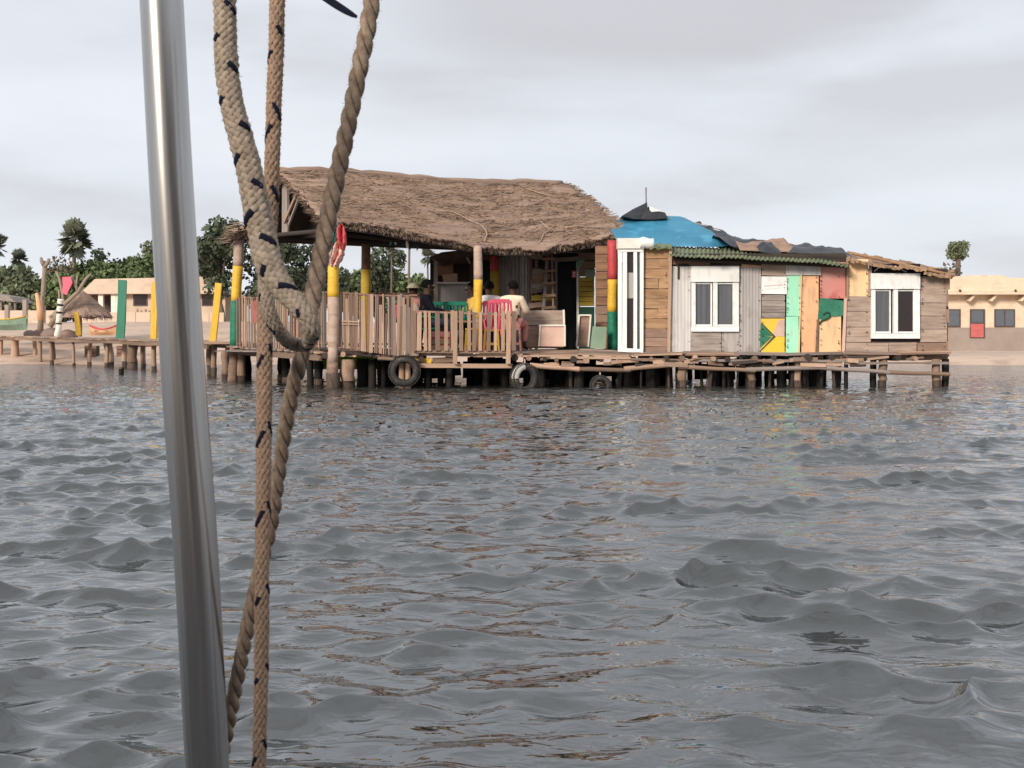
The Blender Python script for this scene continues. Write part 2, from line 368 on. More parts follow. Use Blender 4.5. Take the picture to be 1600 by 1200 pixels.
# ================================================================== WATER
def build_water():
    rs = np.random.RandomState(5)
    u = np.concatenate([np.linspace(-6, -.75, 14), np.linspace(-.56, .56, 860), np.linspace(.75, 6, 14)])
    inv = np.linspace(1 / 2.3, 1 / 52.0, 1120)
    Y = np.concatenate([np.linspace(.3, 2.2, 26), 1 / inv, np.array([58, 70, 95, 140, 300, 700])])
    U, YY = np.meshgrid(u, Y)
    X = (U * YY).astype(np.float32); Yg = YY.astype(np.float32)
    Z = np.zeros_like(X); DX = np.zeros_like(X); DY = np.zeros_like(X)
    # short wind waves coming from beyond the hut, and small cross ripples on top of them
    n1_, n2_ = 46, 84; n = n1_ + n2_
    lam = np.concatenate([np.exp(rs.uniform(math.log(.36), math.log(1.25), n1_)), np.exp(rs.uniform(math.log(.085), math.log(.36), n2_))])
    th = np.concatenate([math.radians(-80) + rs.normal(0, .36, n1_), math.radians(-74) + rs.normal(0, .75, n2_)])
    ph = rs.uniform(0, 2 * math.pi, n)
    k = 2 * math.pi / lam
    w = np.concatenate([np.exp(-((np.log(lam[:n1_]) - math.log(.46)) / .38) ** 2), np.exp(-((np.log(lam[n1_:]) - math.log(.2)) / .5) ** 2)])
    w1, w2 = w[:n1_], w[n1_:]
    sl = np.concatenate([w1 / np.sqrt((w1 ** 2).sum()) * math.sqrt(2) * .108, w2 / np.sqrt((w2 ** 2).sum()) * math.sqrt(2) * .20])
    # slow patches of rougher and calmer water
    gx = np.sin(X * .43 + 1.3 * np.sin(Yg * .21) + .7) * np.sin(Yg * .37 + 1.1 * np.sin(X * .3)) * .28
    gx += np.sin(X * 1.1 + Yg * .7) * np.sin(Yg * .9 - X * .35 + 2) * .22
    # wavelets come in short groups with smoother water between them
    g = np.zeros_like(X); ng = 26
    for i in range(ng):
        lg = math.exp(rs.uniform(math.log(.5), math.log(2.4))); a_ = math.radians(-80) + rs.normal(0, .9); kg = 2 * math.pi / lg
        g += np.sin((kg * (X * math.cos(a_) * .55 + Yg * math.sin(a_)) + rs.uniform(0, 6.28)).astype(np.float32))
    g = g / math.sqrt(ng / 2)
    g = 1 / (1 + np.exp(-(g - .5 + gx) * 3.2))
    patch = (.48 + 1.15 * g - .10 * np.tanh(X / 3)).astype(np.float32)
    fx = .0014 * Yg; fy = Yg * Yg * .00042      # grid cell on the water       # size of one grid cell on the water
    for i in range(n):
        a = sl[i] / k[i]
        c, s = math.cos(th[i]), math.sin(th[i])
        arg = (k[i] * (X * c + Yg * s) + ph[i]).astype(np.float32)
        att = (np.clip(lam[i] / np.maximum(abs(s), .05) / fy / 1.8 - .7, 0, 1) * np.clip(lam[i] / max(abs(c), .05) / fx / 3 - .5, 0, 1)).astype(np.float32) * a
        att = att * patch
        sn = np.sin(arg); cs = np.cos(arg)
        Z += att * sn; DX += att * c * cs * .95; DY += att * s * cs * .95
    # sharpen crests a little
    Z = Z * (1 + 3 * Z)
    edge = np.clip((Yg - .3) / 1.0, 0, 1) * np.clip((60 - Yg) / 10, 0, 1)
    X = X + DX * edge; Yo = Yg + DY * edge; Z = Z * edge
    R, C = X.shape
    co = np.stack([X, Yo, Z], -1).reshape(-1, 3).astype(np.float32)
    idx = np.arange(R * C).reshape(R, C)
    q = np.stack([idx[:-1, :-1], idx[:-1, 1:], idx[1:, 1:], idx[1:, :-1]], -1).reshape(-1, 4)
    # flat surrounding sheet, a little lower
    base = len(co); s = 1500.0
    co = np.concatenate([co, np.array([(-s, -s, -.16), (s, -s, -.16), (s, s, -.16), (-s, s, -.16)], np.float32)])
    q = np.concatenate([q, np.array([[base, base + 1, base + 2, base + 3]])]).astype(np.int32)
    me = bpy.data.meshes.new('water'); me.vertices.add(len(co)); me.vertices.foreach_set('co', co.ravel())
    me.loops.add(q.size); me.loops.foreach_set('vertex_index', q.ravel())
    me.polygons.add(len(q)); me.polygons.foreach_set('loop_start', np.arange(0, q.size, 4, dtype=np.int32))
    me.polygons.foreach_set('use_smooth', np.ones(len(q), bool)); me.update(calc_edges=True)
    m = bpy.data.materials.new('lagoon_water'); m.use_nodes = True; t = m.node_tree; p = t.nodes['Principled BSDF']
    p.inputs['Base Color'].default_value = (.022, .025, .023, 1); p.inputs['Roughness'].default_value = .05; p.inputs['IOR'].default_value = 2.1
    tcn = t.nodes.new('ShaderNodeTexCoord')
    mp = t.nodes.new('ShaderNodeMapping'); mp.inputs['Scale'].default_value = (7, 12, 7); mp.inputs['Rotation'].default_value = (0, 0, .2); t.links.new(tcn.outputs['Object'], mp.inputs[0])
    n1 = t.nodes.new('ShaderNodeTexNoise'); n1.inputs['Scale'].default_value = 1; n1.inputs['Detail'].default_value = 2.5; n1.inputs['Roughness'].default_value = .5; n1.inputs['Distortion'].default_value = .6
    t.links.new(mp.outputs[0], n1.inputs['Vector'])
    b = t.nodes.new('ShaderNodeBump'); b.inputs['Strength'].default_value = .5; b.inputs['Distance'].default_value = .02
    t.links.new(n1.outputs['Fac'], b.inputs['Height'])
    # chop too fine for the grid far out
    mp2 = t.nodes.new('ShaderNodeMapping'); mp2.inputs['Scale'].default_value = (1.7, 3.2, 1); mp2.inputs['Rotation'].default_value = (0, 0, -.2); t.links.new(tcn.outputs['Object'], mp2.inputs[0])
    n2 = t.nodes.new('ShaderNodeTexNoise'); n2.inputs['Scale'].default_value = 1; n2.inputs['Detail'].default_value = 3; n2.inputs['Roughness'].default_value = .55; t.links.new(mp2.outputs[0], n2.inputs['Vector'])
    sx = t.nodes.new('ShaderNodeAttribute'); sx.attribute_name = 'chop'
    ml = t.nodes.new('ShaderNodeMath'); ml.operation = 'MULTIPLY'; t.links.new(sx.outputs['Fac'], ml.inputs[0]); ml.inputs[1].default_value = 1.0
    b2 = t.nodes.new('ShaderNodeBump'); b2.inputs['Distance'].default_value = .24; t.links.new(ml.outputs[0], b2.inputs['Strength'])
    t.links.new(n2.outputs['Fac'], b2.inputs['Height']); t.links.new(b.outputs[0], b2.inputs['Normal']); t.links.new(b2.outputs[0], p.inputs['Normal'])
    ch = np.concatenate([np.clip((Yg.ravel() - 6) / 16, 0, 1), np.ones(4)]).astype(np.float32)
    at = me.attributes.new('chop', 'FLOAT', 'POINT'); at.data.foreach_set('value', ch)
    me.materials.append(m)
    o = inst('water', me, None); o['kind'] = 'structure'
build_water()

# ================================================================== TERRAIN
def ss(a, b, x):
    t = min(max((x - a) / (b - a), 0), 1); return t * t * (3 - 2 * t)
def ground_z(x, y):
    sh = 48.5 + .8 * math.sin(x * .17) + (1.5 if x < -8 else 0)
    f = ss(-10, 14, x)
    top = 2.15 * (1 - f) + .36 * f
    d = y - sh
    z = -1.4 + 1.4 * min(max((d + 6) / 6, 0), 1) if d < 0 else 0
    if d >= 0:
        ramp = 26 * (1 - f) + 3.2 * f
        z = top * (1 - (1 - min(d / ramp, 1)) ** 1.6)
    z += .05 * noise.noise(Vector((x * .35, y * .35, 0))) * ss(0, 3, d) + .12 * noise.noise(Vector((x * .07, y * .07, 3))) * ss(2, 12, d)
    return z
def build_ground():
    xs = [-700, -300, -150, -90] + [-60 + i * .75 for i in range(175)] + [90, 150, 300, 700]
    ys = [42 + i * .6 for i in range(85)] + [95, 100, 110, 125, 150, 200, 300, 500, 900, 1500]
    b = MB(); vs = [(x, y, ground_z(x, y)) for y in ys for x in xs]; n = len(xs)
    fs = [(j * n + i, j * n + i + 1, (j + 1) * n + i + 1, (j + 1) * n + i) for j in range(len(ys) - 1) for i in range(n - 1)]
    b.add(vs, fs); o = b.build('ground', M['sand'], None, True); o['kind'] = 'structure'
build_ground()

# ================================================================== VEGETATION
def leaf_mesh(name, centres, n_leaf, size, material, seed, flat=.7, squash=.8):
    """crown of small leaf-cluster faces spread through ellipsoid lumps; shade = clump tint"""
    r = np.random.RandomState(seed); V = []; S = []
    for (c, rad) in centres:
        n = max(12, int(n_leaf * (rad ** 2)))
        d = r.normal(size=(n, 3)); d /= np.linalg.norm(d, axis=1)[:, None]
        rr = rad * (1 - .55 * r.rand(n) ** 1.7)
        p = d * rr[:, None] * np.array([1, 1, squash]) + np.array(c)
        # drop leaves in noisy gaps
        keep = np.array([noise.noise(Vector(q * 1.1 / max(rad * .5, .3))) > -.36 for q in p]); p = p[keep]; n = len(p)
        t1 = r.normal(size=(n, 3)); t1 /= np.linalg.norm(t1, axis=1)[:, None]
        nr = d[keep] + r.normal(size=(n, 3)) * .8
        t2 = np.cross(nr, t1); t2 /= np.linalg.norm(t2, axis=1)[:, None] + 1e-6
        s = size * r.uniform(.6, 1.4, n)[:, None]
        V.append(np.stack([p - t1 * s, p + t2 * s * flat, p + t1 * s, p - t2 * s * flat], 1))
        S.append(np.repeat(r.uniform(.75, 1.3) * r.uniform(.8, 1.2, n), 4))
    V = np.concatenate(V); S = np.concatenate(S); n = len(V)
    me = bpy.data.meshes.new(name); me.vertices.add(n * 4); me.vertices.foreach_set('co', V.reshape(-1).astype(np.float32))
    me.loops.add(n * 4); me.loops.foreach_set('vertex_index', np.arange(n * 4, dtype=np.int32))
    me.polygons.add(n); me.polygons.foreach_set('loop_start', np.arange(0, n * 4, 4, dtype=np.int32)); me.update(calc_edges=True)
    at = me.attributes.new('shade', 'FLOAT', 'POINT'); at.data.foreach_set('value', S.astype(np.float32))
    me.materials.append(M[material]); return me

def broad_tree(name, px, D, top_py, wpx, label, leaf='leaf_green', seed=1, lumps=9, crown_frac=.75, group=None, cat='tree', size=.22, dens=60, trunk='bark'):
    top = W(px, top_py, D); gz = ground_z(top.x, D); H = top.z - gz; hw = wpx / FPX * D / 2
    base = Vector((top.x, D, gz)); root = thing(name, base, label, cat, group)
    r = random.Random(seed); cz = gz + H * (1 - crown_frac / 2); ch = H * crown_frac / 2
    cs = []
    for i in range(lumps):
        a = r.uniform(0, 2 * math.pi); q = math.sqrt(r.random()) * .68
        zz = r.uniform(-.6, .62); lr = r.uniform(.30, .46)
        cs.append(((base.x + math.cos(a) * q * hw, D + math.sin(a) * q * hw * .8, cz + zz * ch), min(hw, ch * 1.25) * lr * 1.15))
    cs.append(((base.x + r.uniform(-.2, .2) * hw, D, gz + H - ch * .42), ch * .42))
    me = leaf_mesh('crown', cs, dens, size, leaf, seed)
    crown = inst('crown', me, root); crown['kind'] = 'stuff'
    b = MB(); tr = max(.1, H * .028); mid = base + Vector((r.uniform(-.2, .2), 0, H * (1 - crown_frac) + .3))
    b.tube([base - Vector((0, 0, .3)), base.lerp(mid, .5) + Vector((r.uniform(-.1, .1), 0, 0)), mid], [tr * 1.3, tr, tr * .85], 8)
    for c, rad in cs[:6]:
        c = Vector(c); b.tube([mid - Vector((0, 0, .2)), mid.lerp(c, .5) + Vector((0, 0, .2)), c], [tr * .6, tr * .38, tr * .15], 5)
    b.build('trunk', M[trunk], root, True)
    return root

def fan_palm(px, D, cpy, rpx, label, seed=1, leaf='leaf_palm', group='fan palms beyond the beach', nf=44):
    c = W(px, cpy, D); gz = ground_z(c.x, D); R = rpx / FPX * D
    root = thing('fan_palm', (c.x, D, gz), label, 'palm tree', group); r = random.Random(seed)
    b = MB(); tr = R * .085
    b.tube([(c.x, D, gz - .3), (c.x + .1 * r.uniform(-1, 1), D, (gz + c.z) / 2), (c.x, D, c.z)], [tr * 1.3, tr, tr * .9], 8)
    b.build('trunk', M['bark'], root, True)
    for i in range(nf):
        el = math.radians(r.uniform(-70, 88)); az = r.uniform(0, 2 * math.pi)
        d = Vector((math.cos(az) * math.cos(el), math.sin(az) * math.cos(el), math.sin(el)))
        st = R * r.uniform(.3, .58); hub = c + Vector((d.x * st * .9, d.y * st * .9, d.z * st * 1.15 - R * .1)); fr = R * r.uniform(.36, .52)
        b = MB(); b.tube([c, hub], [R * .015, R * .01], 4)
        side = d.cross(Vector((r.uniform(-.4, .4), r.uniform(-.4, .4), 1))).normalized(); nb = 10; upn = side.cross(d)
        for k in range(nb):
            a = math.radians(-125 + 250 * k / (nb - 1)); dr = (d * math.cos(a) + side * math.sin(a)).normalized(); pr = (side * math.cos(a) - d * math.sin(a))
            L = fr * (1 - .18 * abs(a) / 2.2) * r.uniform(.85, 1.05); w = fr * .20
            tip = hub + dr * L - Vector((0, 0, L * .12)) + upn * L * .1
            b.add([hub, hub + dr * L * .55 + pr * w, tip, hub + dr * L * .55 - pr * w], [(0, 1, 2, 3)])
        o = b.build('frond', M[leaf], root)
        at = o.data.attributes.new('shade', 'FLOAT', 'POINT'); at.data.foreach_set('value', [r.uniform(.7, 1.35)] * len(o.data.vertices))
    return root

# leafy bank beyond the beach
for i, (px, D, ty, w, lf, lab) in enumerate([
    (-40, 104, 398, 150, 'leaf_olive', 'olive green tree cut off by the left edge of the photo'),
    (28, 100, 410, 150, 'leaf_olive', 'dull olive tree under the small palm crown near the left edge'),
    (100, 103, 412, 130, 'leaf_green', 'green tree behind the pointed thatched parasol'),
    (165, 101, 402, 120, 'leaf_green', 'dark topped green tree above the porch of the beach house'),
    (232, 104, 392, 130, 'leaf_green', 'bright green tree above the beach house roof, left of the steel pole'),
    (305, 105, 412, 130, 'leaf_green', 'green tree right behind the steel pole'),
    (565, 96, 418, 120, 'leaf_green', 'bright green bushy tree seen under the eave beside the pink and yellow post'),
    (645, 98, 424, 120, 'leaf_green', 'green bushy tree seen above the sagging stick railing'),
    (705, 100, 428, 100, 'leaf_green', 'green bushy tree mostly behind the bar booth'),
    (62, 97, 428, 150, 'leaf_olive', 'low bushy tree behind the small shelter at the left'),
    (135, 97, 424, 150, 'leaf_green', 'low green tree right behind the thatched parasol tip'),
    (200, 98, 420, 150, 'leaf_green', 'low green tree behind the green post and the house roof'),
    (272, 98, 424, 150, 'leaf_olive', 'low olive tree crossing behind the left side of the steel pole'),
    (470, 94, 430, 120, 'leaf_olive', 'olive bushy tree low behind the big braided rope')]):
    broad_tree('bushy_tree', px, D, ty, w, lab, lf, 40 + i, 14, .93, 'leafy trees beyond the beach', size=.19, dens=190)
broad_tree('dark_tree', 345, 78, 330, 92, 'tall dark tree between the steel pole and the left pavilion post', 'leaf_dark', 3, 15, .88, size=.15, dens=260)
broad_tree('dark_tree', 425, 80, 362, 130, 'wide dark tree seen under the gable behind the ropes', 'leaf_dark', 5, 18, .88, size=.15, dens=170)
broad_tree('dark_tree', 500, 82, 366, 100, 'dark tree with gaps behind the twisted rope', 'leaf_dark', 8, 12, .85, size=.15, dens=150)
broad_tree('dark_tree', 598, 90, 376, 90, 'dark rounded tree under the thatch right of the rear pavilion post', 'leaf_dark', 9, 12, .8, size=.16, dens=200)
broad_tree('round_tree', 160, 112, 384, 46, 'small round tree crown above the hedge right of the tall palm', 'leaf_dark', 12, 8, .5, size=.2, dens=130)
broad_tree('round_tree', 235, 112, 372, 40, 'small grey green tree crown half hidden by the steel pole', 'leaf_olive', 13, 8, .5, size=.2, dens=130)
broad_tree('lone_tree', 1497, 118, 375, 38, 'lone umbrella shaped tree above the yellowish house on the right', 'leaf_olive', 14, 22, .21, size=.12, dens=420)
broad_tree('dry_bush', 1487, 108, 403, 40, 'dry brown shrub under the lone tree behind the right hut roof', 'leaf_dry', 15, 6, .5, size=.14, dens=90, cat='bush')
broad_tree('dry_tree', 95, 98, 398, 78, 'dry pinkish bare looking treetop at the foot of the tall palm', 'leaf_dry', 16, 8, .4, size=.15, dens=60)
fan_palm(116, 100, 369, 36, 'tallest fan palm rising above the hedge on the left', 1, nf=62)
fan_palm(-6, 105, 382, 26, 'fan palm cut by the left edge of the photo', 2)
fan_palm(30, 108, 404, 20, 'short fan palm just left of the tall one', 3)
fan_palm(640, 70, 366, 22, 'fan palm with thin trunk seen under the thatch', 4)
fan_palm(668, 72, 400, 17, 'fan palm beside the bar booth under the thatch eave', 5)
fan_palm(612, 84, 388, 16, 'small palm behind the rear post of the pavilion', 7)
# ================================================================== BEACH HOUSE (left)
D = 80
bh = thing('beach_house', (W(240, 500, D).x, D, ground_z(W(240, 500, D).x, D)), 'long low cream beach house with porch behind the thatched parasol', 'house')
gz = 507
def wbox(name, x0, y0, x1, y1, Dd, depth, m, parent): return slab(name, [(x0, y1), (x1, y1), (x1, y0), (x0, y0)], Dd, depth, m, parent)
wbox('wall', 182, 458, 352, gz + 8, 80, 6, 'plaster', bh)
wbox('porch_wall', 133, 459, 182, gz + 8, 81.6, .3, 'board_brown', bh)
wbox('side_wall', 124, 459, 133, gz + 8, 80.6, 5, 'plaster', bh)
slab('roof', [(124, 459), (352, 459), (338, 446), (240, 434), (148, 436)], 79.3, 7.5, 'plaster', bh)
wbox('roof_block', 309, 432, 318, 447, 80, 2, 'plaster', bh)
for x in (157, 177, 184): wbox('column', x - 3.6, 459, x + 3.6, gz + 6, 79.6, .28, 'cream_white', bh)
for x0, x1 in ((208, 230), (252, 272), (315, 332)):
    w = wbox('window', x0, 459.5, x1, 478, 79.95, .06, 'frame_dark', bh)
    wbox('pane', x0 + 2, 461.5, x1 - 2, 476, 79.93, .03, 'pane_dark', w)
wbox('door', 163.5, 463, 172, gz + 6, 81.5, .08, 'frame_dark', bh)
gw = thing('garden_wall', (W(220, 520, 74).x, 74, 1.9), 'low pale wall in front of the beach house', 'wall')
for x in range(120, 350, 23):
    wbox('wall_panel', x, 488 + rnd.uniform(-1, 1), x + 22.4, 520, 74 + rnd.uniform(-.05, .05), .2, 'plaster', gw)
for i, x in enumerate((213, 219, 226, 232)):
    wbox('painted_mark', x, 483 + (i % 2) * 2, x + 3.5, 487.5, 74.02, .05, 'board_brown', gw)
# small shelter by the left edge
sh = thing('beach_shelter', (W(12, 490, 76).x, 76, 1.9), 'small open shelter with grey roof at the left edge', 'shelter')
slab('roof', [(-30, 466), (24, 472), (14, 463), (-28, 456)], 75, 3, 'board_grey', sh)
for x in (-20, 1, 15, 23): wbox('post', x - 1.4, 466 + (x > 10) * 5, x + 1.4, 505, 75.2, .15, 'wood_grey', sh)
fw = thing('fence', (W(40, 500, 73).x, 73, 1.8), 'low masonry fence with short pillars left of the parasol', 'wall')
for x in (10, 38, 66): wbox('pillar', x - 3, 468 + abs(x - 38) * .3, x + 3, 512, 73, .3, 'plaster_grey', fw)
for x in (-30, 13, 41, 69): wbox('wall_panel', x + .5, 485, x + (24 if x > 0 else 37), 512, 73.1, .2, 'plaster', fw)

# ================================================================== HOUSE (right)
yh = thing('far_house', (W(1560, 545, 82).x, 82, .35), 'yellowish flat roofed house with red door on the right shore', 'house')
wbox('upper_wall', 1440, 460, 1760, 512, 82, 7, 'plaster_yellow', yh)
wbox('lower_wall', 1440, 512.3, 1760, 549, 81.95, 6, 'plaster_grey', yh)
slab('roof_slab', [(1440, 460), (1760, 460), (1760, 456), (1440, 456)], 81.0, 8, 'plaster_yellow', yh)
slab('parapet', [(1440, 455.8), (1760, 455.8), (1760, 434), (1575, 434), (1568, 430), (1520, 430), (1490, 432), (1480, 437), (1440, 437)], 81.3, .6, 'plaster_yellow', yh)
for x in (1519, 1553, 1600, 1650): slab('bracket', [(x - 6, 470), (x - 3, 471), (x + 8, 460), (x + 3, 460)], 81.3, .7, 'plaster_yellow', yh)
for x in (1500, 1587): log('drain_spout', W(x, 454, 81.3), W(x, 454, 80.9), .15, 'wood_dark', yh)
for x0, x1, mid in ((1479, 1501, 0), (1554, 1586, 1), (1620, 1650, 1)):
    w = thing  # window with frame bars and panes
    w = wbox('window', x0, 483, x1, 511, 81.93, .06, 'frame_dark', yh)
    if mid:
        wbox('pane', x0 + 2, 485, (x0 + x1) / 2 - 1, 509, 81.9, .02, 'far_glass', w); wbox('pane', (x0 + x1) / 2 + 1, 485, x1 - 2, 509, 81.9, .02, 'far_glass', w)
    else: wbox('pane', x0 + 2, 485, x1 - 2, 509, 81.9, .02, 'far_glass', w)
d = wbox('door', 1516, 483, 1539, 528, 81.88, .07, 'frame_dark', yh)
wbox('door_leaf', 1517, 506, 1537, 527, 81.85, .03, 'door_red', d); wbox('pane', 1518, 485, 1536, 504, 81.85, .03, 'far_glass', d)

# ================================================================== things on the beach, left
def stick_pair(px, y0, y1, D, w, m, name, label, cat, lean=0, grp=None):
    o = thing(name, W(px, y1, D), label, cat, grp)
    plank('board', W(px - lean, y1, D), W(px + lean, y0, D), w, .12, m, o, (1, 0, 0)); return o
stick_pair(190, 438, 530, 45.6, .30, 'green_sea', 'painted_post', 'thick sea green post standing behind the jetty', 'post', 2, 'painted posts along the jetty')
stick_pair(241, 440, 534, 43.2, .22, 'yellow', 'painted_post', 'yellow post touching the left edge of the steel pole', 'post', 1, 'painted posts along the jetty')
stick_pair(337, 443, 540, 33.4, .17, 'yellow', 'painted_post', 'slanting yellow post right of the steel pole', 'post', 5, 'painted posts along the jetty')
stick_pair(121, 488, 524, 53.5, .2, 'yellow', 'painted_post', 'short yellow post under the thatched parasol', 'post', -2, 'painted posts along the jetty')
stick_pair(434, 432, 520, 40, .3, 'green_sea', 'painted_post', 'sea green post seen through the left railing', 'post', 0, 'painted posts along the jetty')
sp = thing('striped_post', W(92, 526, 54.5), 'white post with black bands beside the thatched parasol', 'post')
prev = W(90, 528, 54.5)
yy = 528
for h_, m_ in ((21, 'white'), (2.2, 'black'), (15, 'white'), (2.6, 'black'), (9, 'white'), (3, 'black'), (8, 'white')):
    yy -= h_; nx = W(90 + (528 - yy) * .08, yy, 54.5)
    log(m_ + '_band', prev, nx, .27, m_ if m_ == 'black' else 'cream_white', sp)
    prev = nx
# thatched parasol
pz = thing('thatched_parasol', W(125, 522, 57), 'pointed thatched beach parasol with drooping ragged rim', 'parasol')
apex = W(126, 452, 57); Rr = 46 / FPX * 57
b = MB(); n = 40; rings = 7; vs = [apex]; fs = []
for j in range(1, rings + 1):
    t = j / rings
    for k in range(n):
        a = 2 * math.pi * k / n; rr = Rr * (t ** .85) * (1 + .07 * rnd.uniform(-1, 1))
        vs.append(apex + Vector((math.cos(a) * rr, math.sin(a) * rr, -1.28 * t - (.1 * rnd.random() if j == rings else 0) + .05 * noise.noise(Vector((a * 3, t * 6, 0))))))
for k in range(n): fs.append((0, 1 + k, 1 + (k + 1) % n))
for j in range(rings - 1):
    for k in range(n): fs.append((1 + j * n + k, 1 + (j + 1) * n + k, 1 + (j + 1) * n + (k + 1) % n, 1 + j * n + (k + 1) % n))
b.add(vs, fs); b.build('thatch_cone', M['thatch'], pz)
b = MB()
for k in range(260):
    a = rnd.uniform(0, 2 * math.pi); p = apex + Vector((math.cos(a) * Rr * .98, math.sin(a) * Rr * .98, -1.25)); q = Vector((math.cos(a) * .06, math.sin(a) * .06, -rnd.uniform(.06, .3)))
    s = Vector((-math.sin(a), math.cos(a), 0)) * .02; b.add([p - s, p + s, p + q], [(0, 1, 2)])
o = b.build('straw_fringe', M['straw_dark'], pz); o['kind'] = 'stuff'
log('pole', W(126, 526, 57), apex - Vector((0, 0, .1)), .12, 'wood_mid', pz)
# driftwood tree with cloth
dw = thing('driftwood_tree', W(95, 520, 55.5), 'forked dead driftwood tree leaning over the thatched parasol', 'dead tree')
for pts, r0 in (([(78, 510), (100, 476), (122, 456), (134, 436), (142, 428)], .13), ([(100, 476), (97, 455), (93, 436), (87, 424)], .08), ([(122, 456), (116, 440), (110, 432)], .08), ([(78, 510), (88, 490), (93, 470), (92, 452)], .07), ([(122, 456), (119, 446), (121, 430)], .05)):
    b = MB(); b.tube([W(x, y, 55.6) for x, y in pts], [r0 * (1 - .15 * i) for i in range(len(pts))], 7); b.build('branch', M['bark_pale'], dw, True)
b = MB(); cl = [W(x, y, 55.4) for x, y in ((97, 433), (110, 432), (113, 442), (108, 452), (104, 461), (97, 458), (98, 446))]
b.prism(cl, (0, .06, 0)); tag(b.build('red_cloth', M['plastic_pink'], None), 'faded red cloth hanging in the driftwood tree', 'cloth')
# tall stump with orange foot
ts = thing('tall_stump', W(66, 514, 56), 'tall weathered stump painted orange at its foot', 'dead tree')
b = MB(); b.tube([W(x, y, 52.2) for x, y in ((63, 516), (65, 482), (67, 462), (69, 430), (71, 408))], [.13, .11, .10, .09, .12], 8); b.build('trunk', M['bark_pale'], ts, True)
b = MB(); b.tube([W(x, y, 51.8) for x, y in ((64, 500), (62, 482), (60, 470), (57, 458))], [.14, .13, .1, .07], 8); b.build('orange_limb', M['orange'], ts, True)
b = MB(); b.tube([W(x, y, 52) for x, y in ((70, 416), (74, 411), (77, 404))], [.1, .08, .06], 6); b.build('branch', M['bark_pale'], ts, True)
b = MB(); b.tube([W(x, y, 52) for x, y in ((69, 414), (65, 408), (64, 402))], [.1, .08, .05], 6); b.build('branch', M['bark_pale'], ts, True)
# boulders
for i, (px, py, s, lab) in enumerate(((47, 523, .36, 'dark round boulder left of the striped post'), (62, 522, .42, 'brown boulder beside the striped post'), (78, 522, .5, 'sandy heap of rock at the foot of the striped post'), (108, 523, .4, 'grey rock under the thatched parasol'))):
    bm = bmesh.new(); bmesh.ops.create_icosphere(bm, subdivisions=3, radius=s)
    for v in bm.verts: v.co *= 1 + .3 * noise.noise(v.co * 1.8 + Vector((i * 7, 0, 0))); v.co.z *= .62
    me = bpy.data.meshes.new('boulder'); bm.to_mesh(me); bm.free(); me.materials.append(M['rock'])
    c = W(px, py, 57); tag(inst('boulder', me, None, Matrix.Translation(c)), lab, 'rock', 'rocks on the beach')
def small_boat(name, x0, x1, ytop, ybot, D, m, label, stripe=None, sink=0):
    a, c = W(x0, ytop, D), W(x1, ytop, D); zb = W(x0, ybot, D).z; L = c.x - a.x; n = 14
    root = thing(name, ((a.x + c.x) / 2, D, zb), label, 'boat'); b = MB(); vs = []; fs = []; wd = min(.75, L * .16)
    for i in range(n + 1):
        t = i / n; x = a.x + L * t; hw = wd * math.sin(math.pi * (.04 + .92 * t)) ** .6; zt = a.z + .16 * (2 * t - 1) ** 2
        for (yy, zz) in ((-hw, zt), (-hw * .8, (zt + zb) / 2), (0, zb), (hw * .8, (zt + zb) / 2), (hw, zt), (hw - .05, zt), (0, zb + .1), (-hw + .05, zt)):
            vs.append((x, D + yy, zz))
    for i in range(n):
        for k in range(8): fs.append((i * 8 + k, (i + 1) * 8 + k, (i + 1) * 8 + (k + 1) % 8, i * 8 + (k + 1) % 8))
    fs += [tuple(range(8)), tuple(n * 8 + k for k in range(8))]
    b.add(vs, fs); b.build('hull', M[m], root)
    for s in (-1, 1):
        b = MB(); b.tube([(a.x + L * i / n, D + s * wd * math.sin(math.pi * (.04 + .92 * i / n)) ** .6, a.z + .16 * (2 * i / n - 1) ** 2 + .02) for i in range(n + 1)], .03, 6)
        b.build('gunwale', M[stripe or 'white'], root, True)
    for t in (.3, .62): plank('thwart', (a.x + L * t, D - wd * .85, a.z - .05), (a.x + L * t, D + wd * .85, a.z - .05), .2, .03, 'wood_mid', root, (1, 0, 0))
    return root
small_boat('beached_boat', 140, 182, 515, 524, 50.5, 'orange', 'orange rowing boat pulled up behind the jetty', 'bunting_red')
small_boat('beached_boat', -30, 42, 500, 516, 56, 'mint_dull', 'pale green boat lying on the sand at the left edge', 'yellow')
small_boat('rowing_boat', 470, 650, 556, 577, 31.5, 'lime', 'lime green rowing boat moored behind the platform', 'white')
# dark openings / crates under the jetty
for i, (x0, x1) in enumerate(((132, 150), (182, 194))):
    t = thing('fish_crate', W((x0 + x1) / 2, 558, 52.2), ['dark wooden crate on the sand under the jetty', 'smaller dark crate on the sand nearer the steel pole'][i], 'crate', 'crates under the jetty')
    for k in range(3): wbox('slat', x0, 540 + k * 6.2, x1, 545.5 + k * 6.2, 52, .05, 'wood_red', t)
    wbox('box', x0 + .5, 540.5, x1 - .5, 558, 52.06, .5, 'wood_dark', t)
# litter line of nets by the jetty
nb = MB()
for i in range(90):
    px = rnd.uniform(205, 250); D0 = 56; g = W(px, 517, D0); z = ground_z(g.x, D0) + .05; p = Vector((g.x, D0 + rnd.uniform(-.5, .5), z))
    nb.tube([p, p + Vector((rnd.uniform(-.3, .3), 0, rnd.uniform(.05, .25))), p + Vector((rnd.uniform(-.4, .4), 0, .02))], .03, 5)
o = nb.build('fishing_nets', M['bunting_red'], None); tag(o, 'heap of reddish fishing nets on the beach behind the jetty', 'fishing net'); o['kind'] = 'stuff'
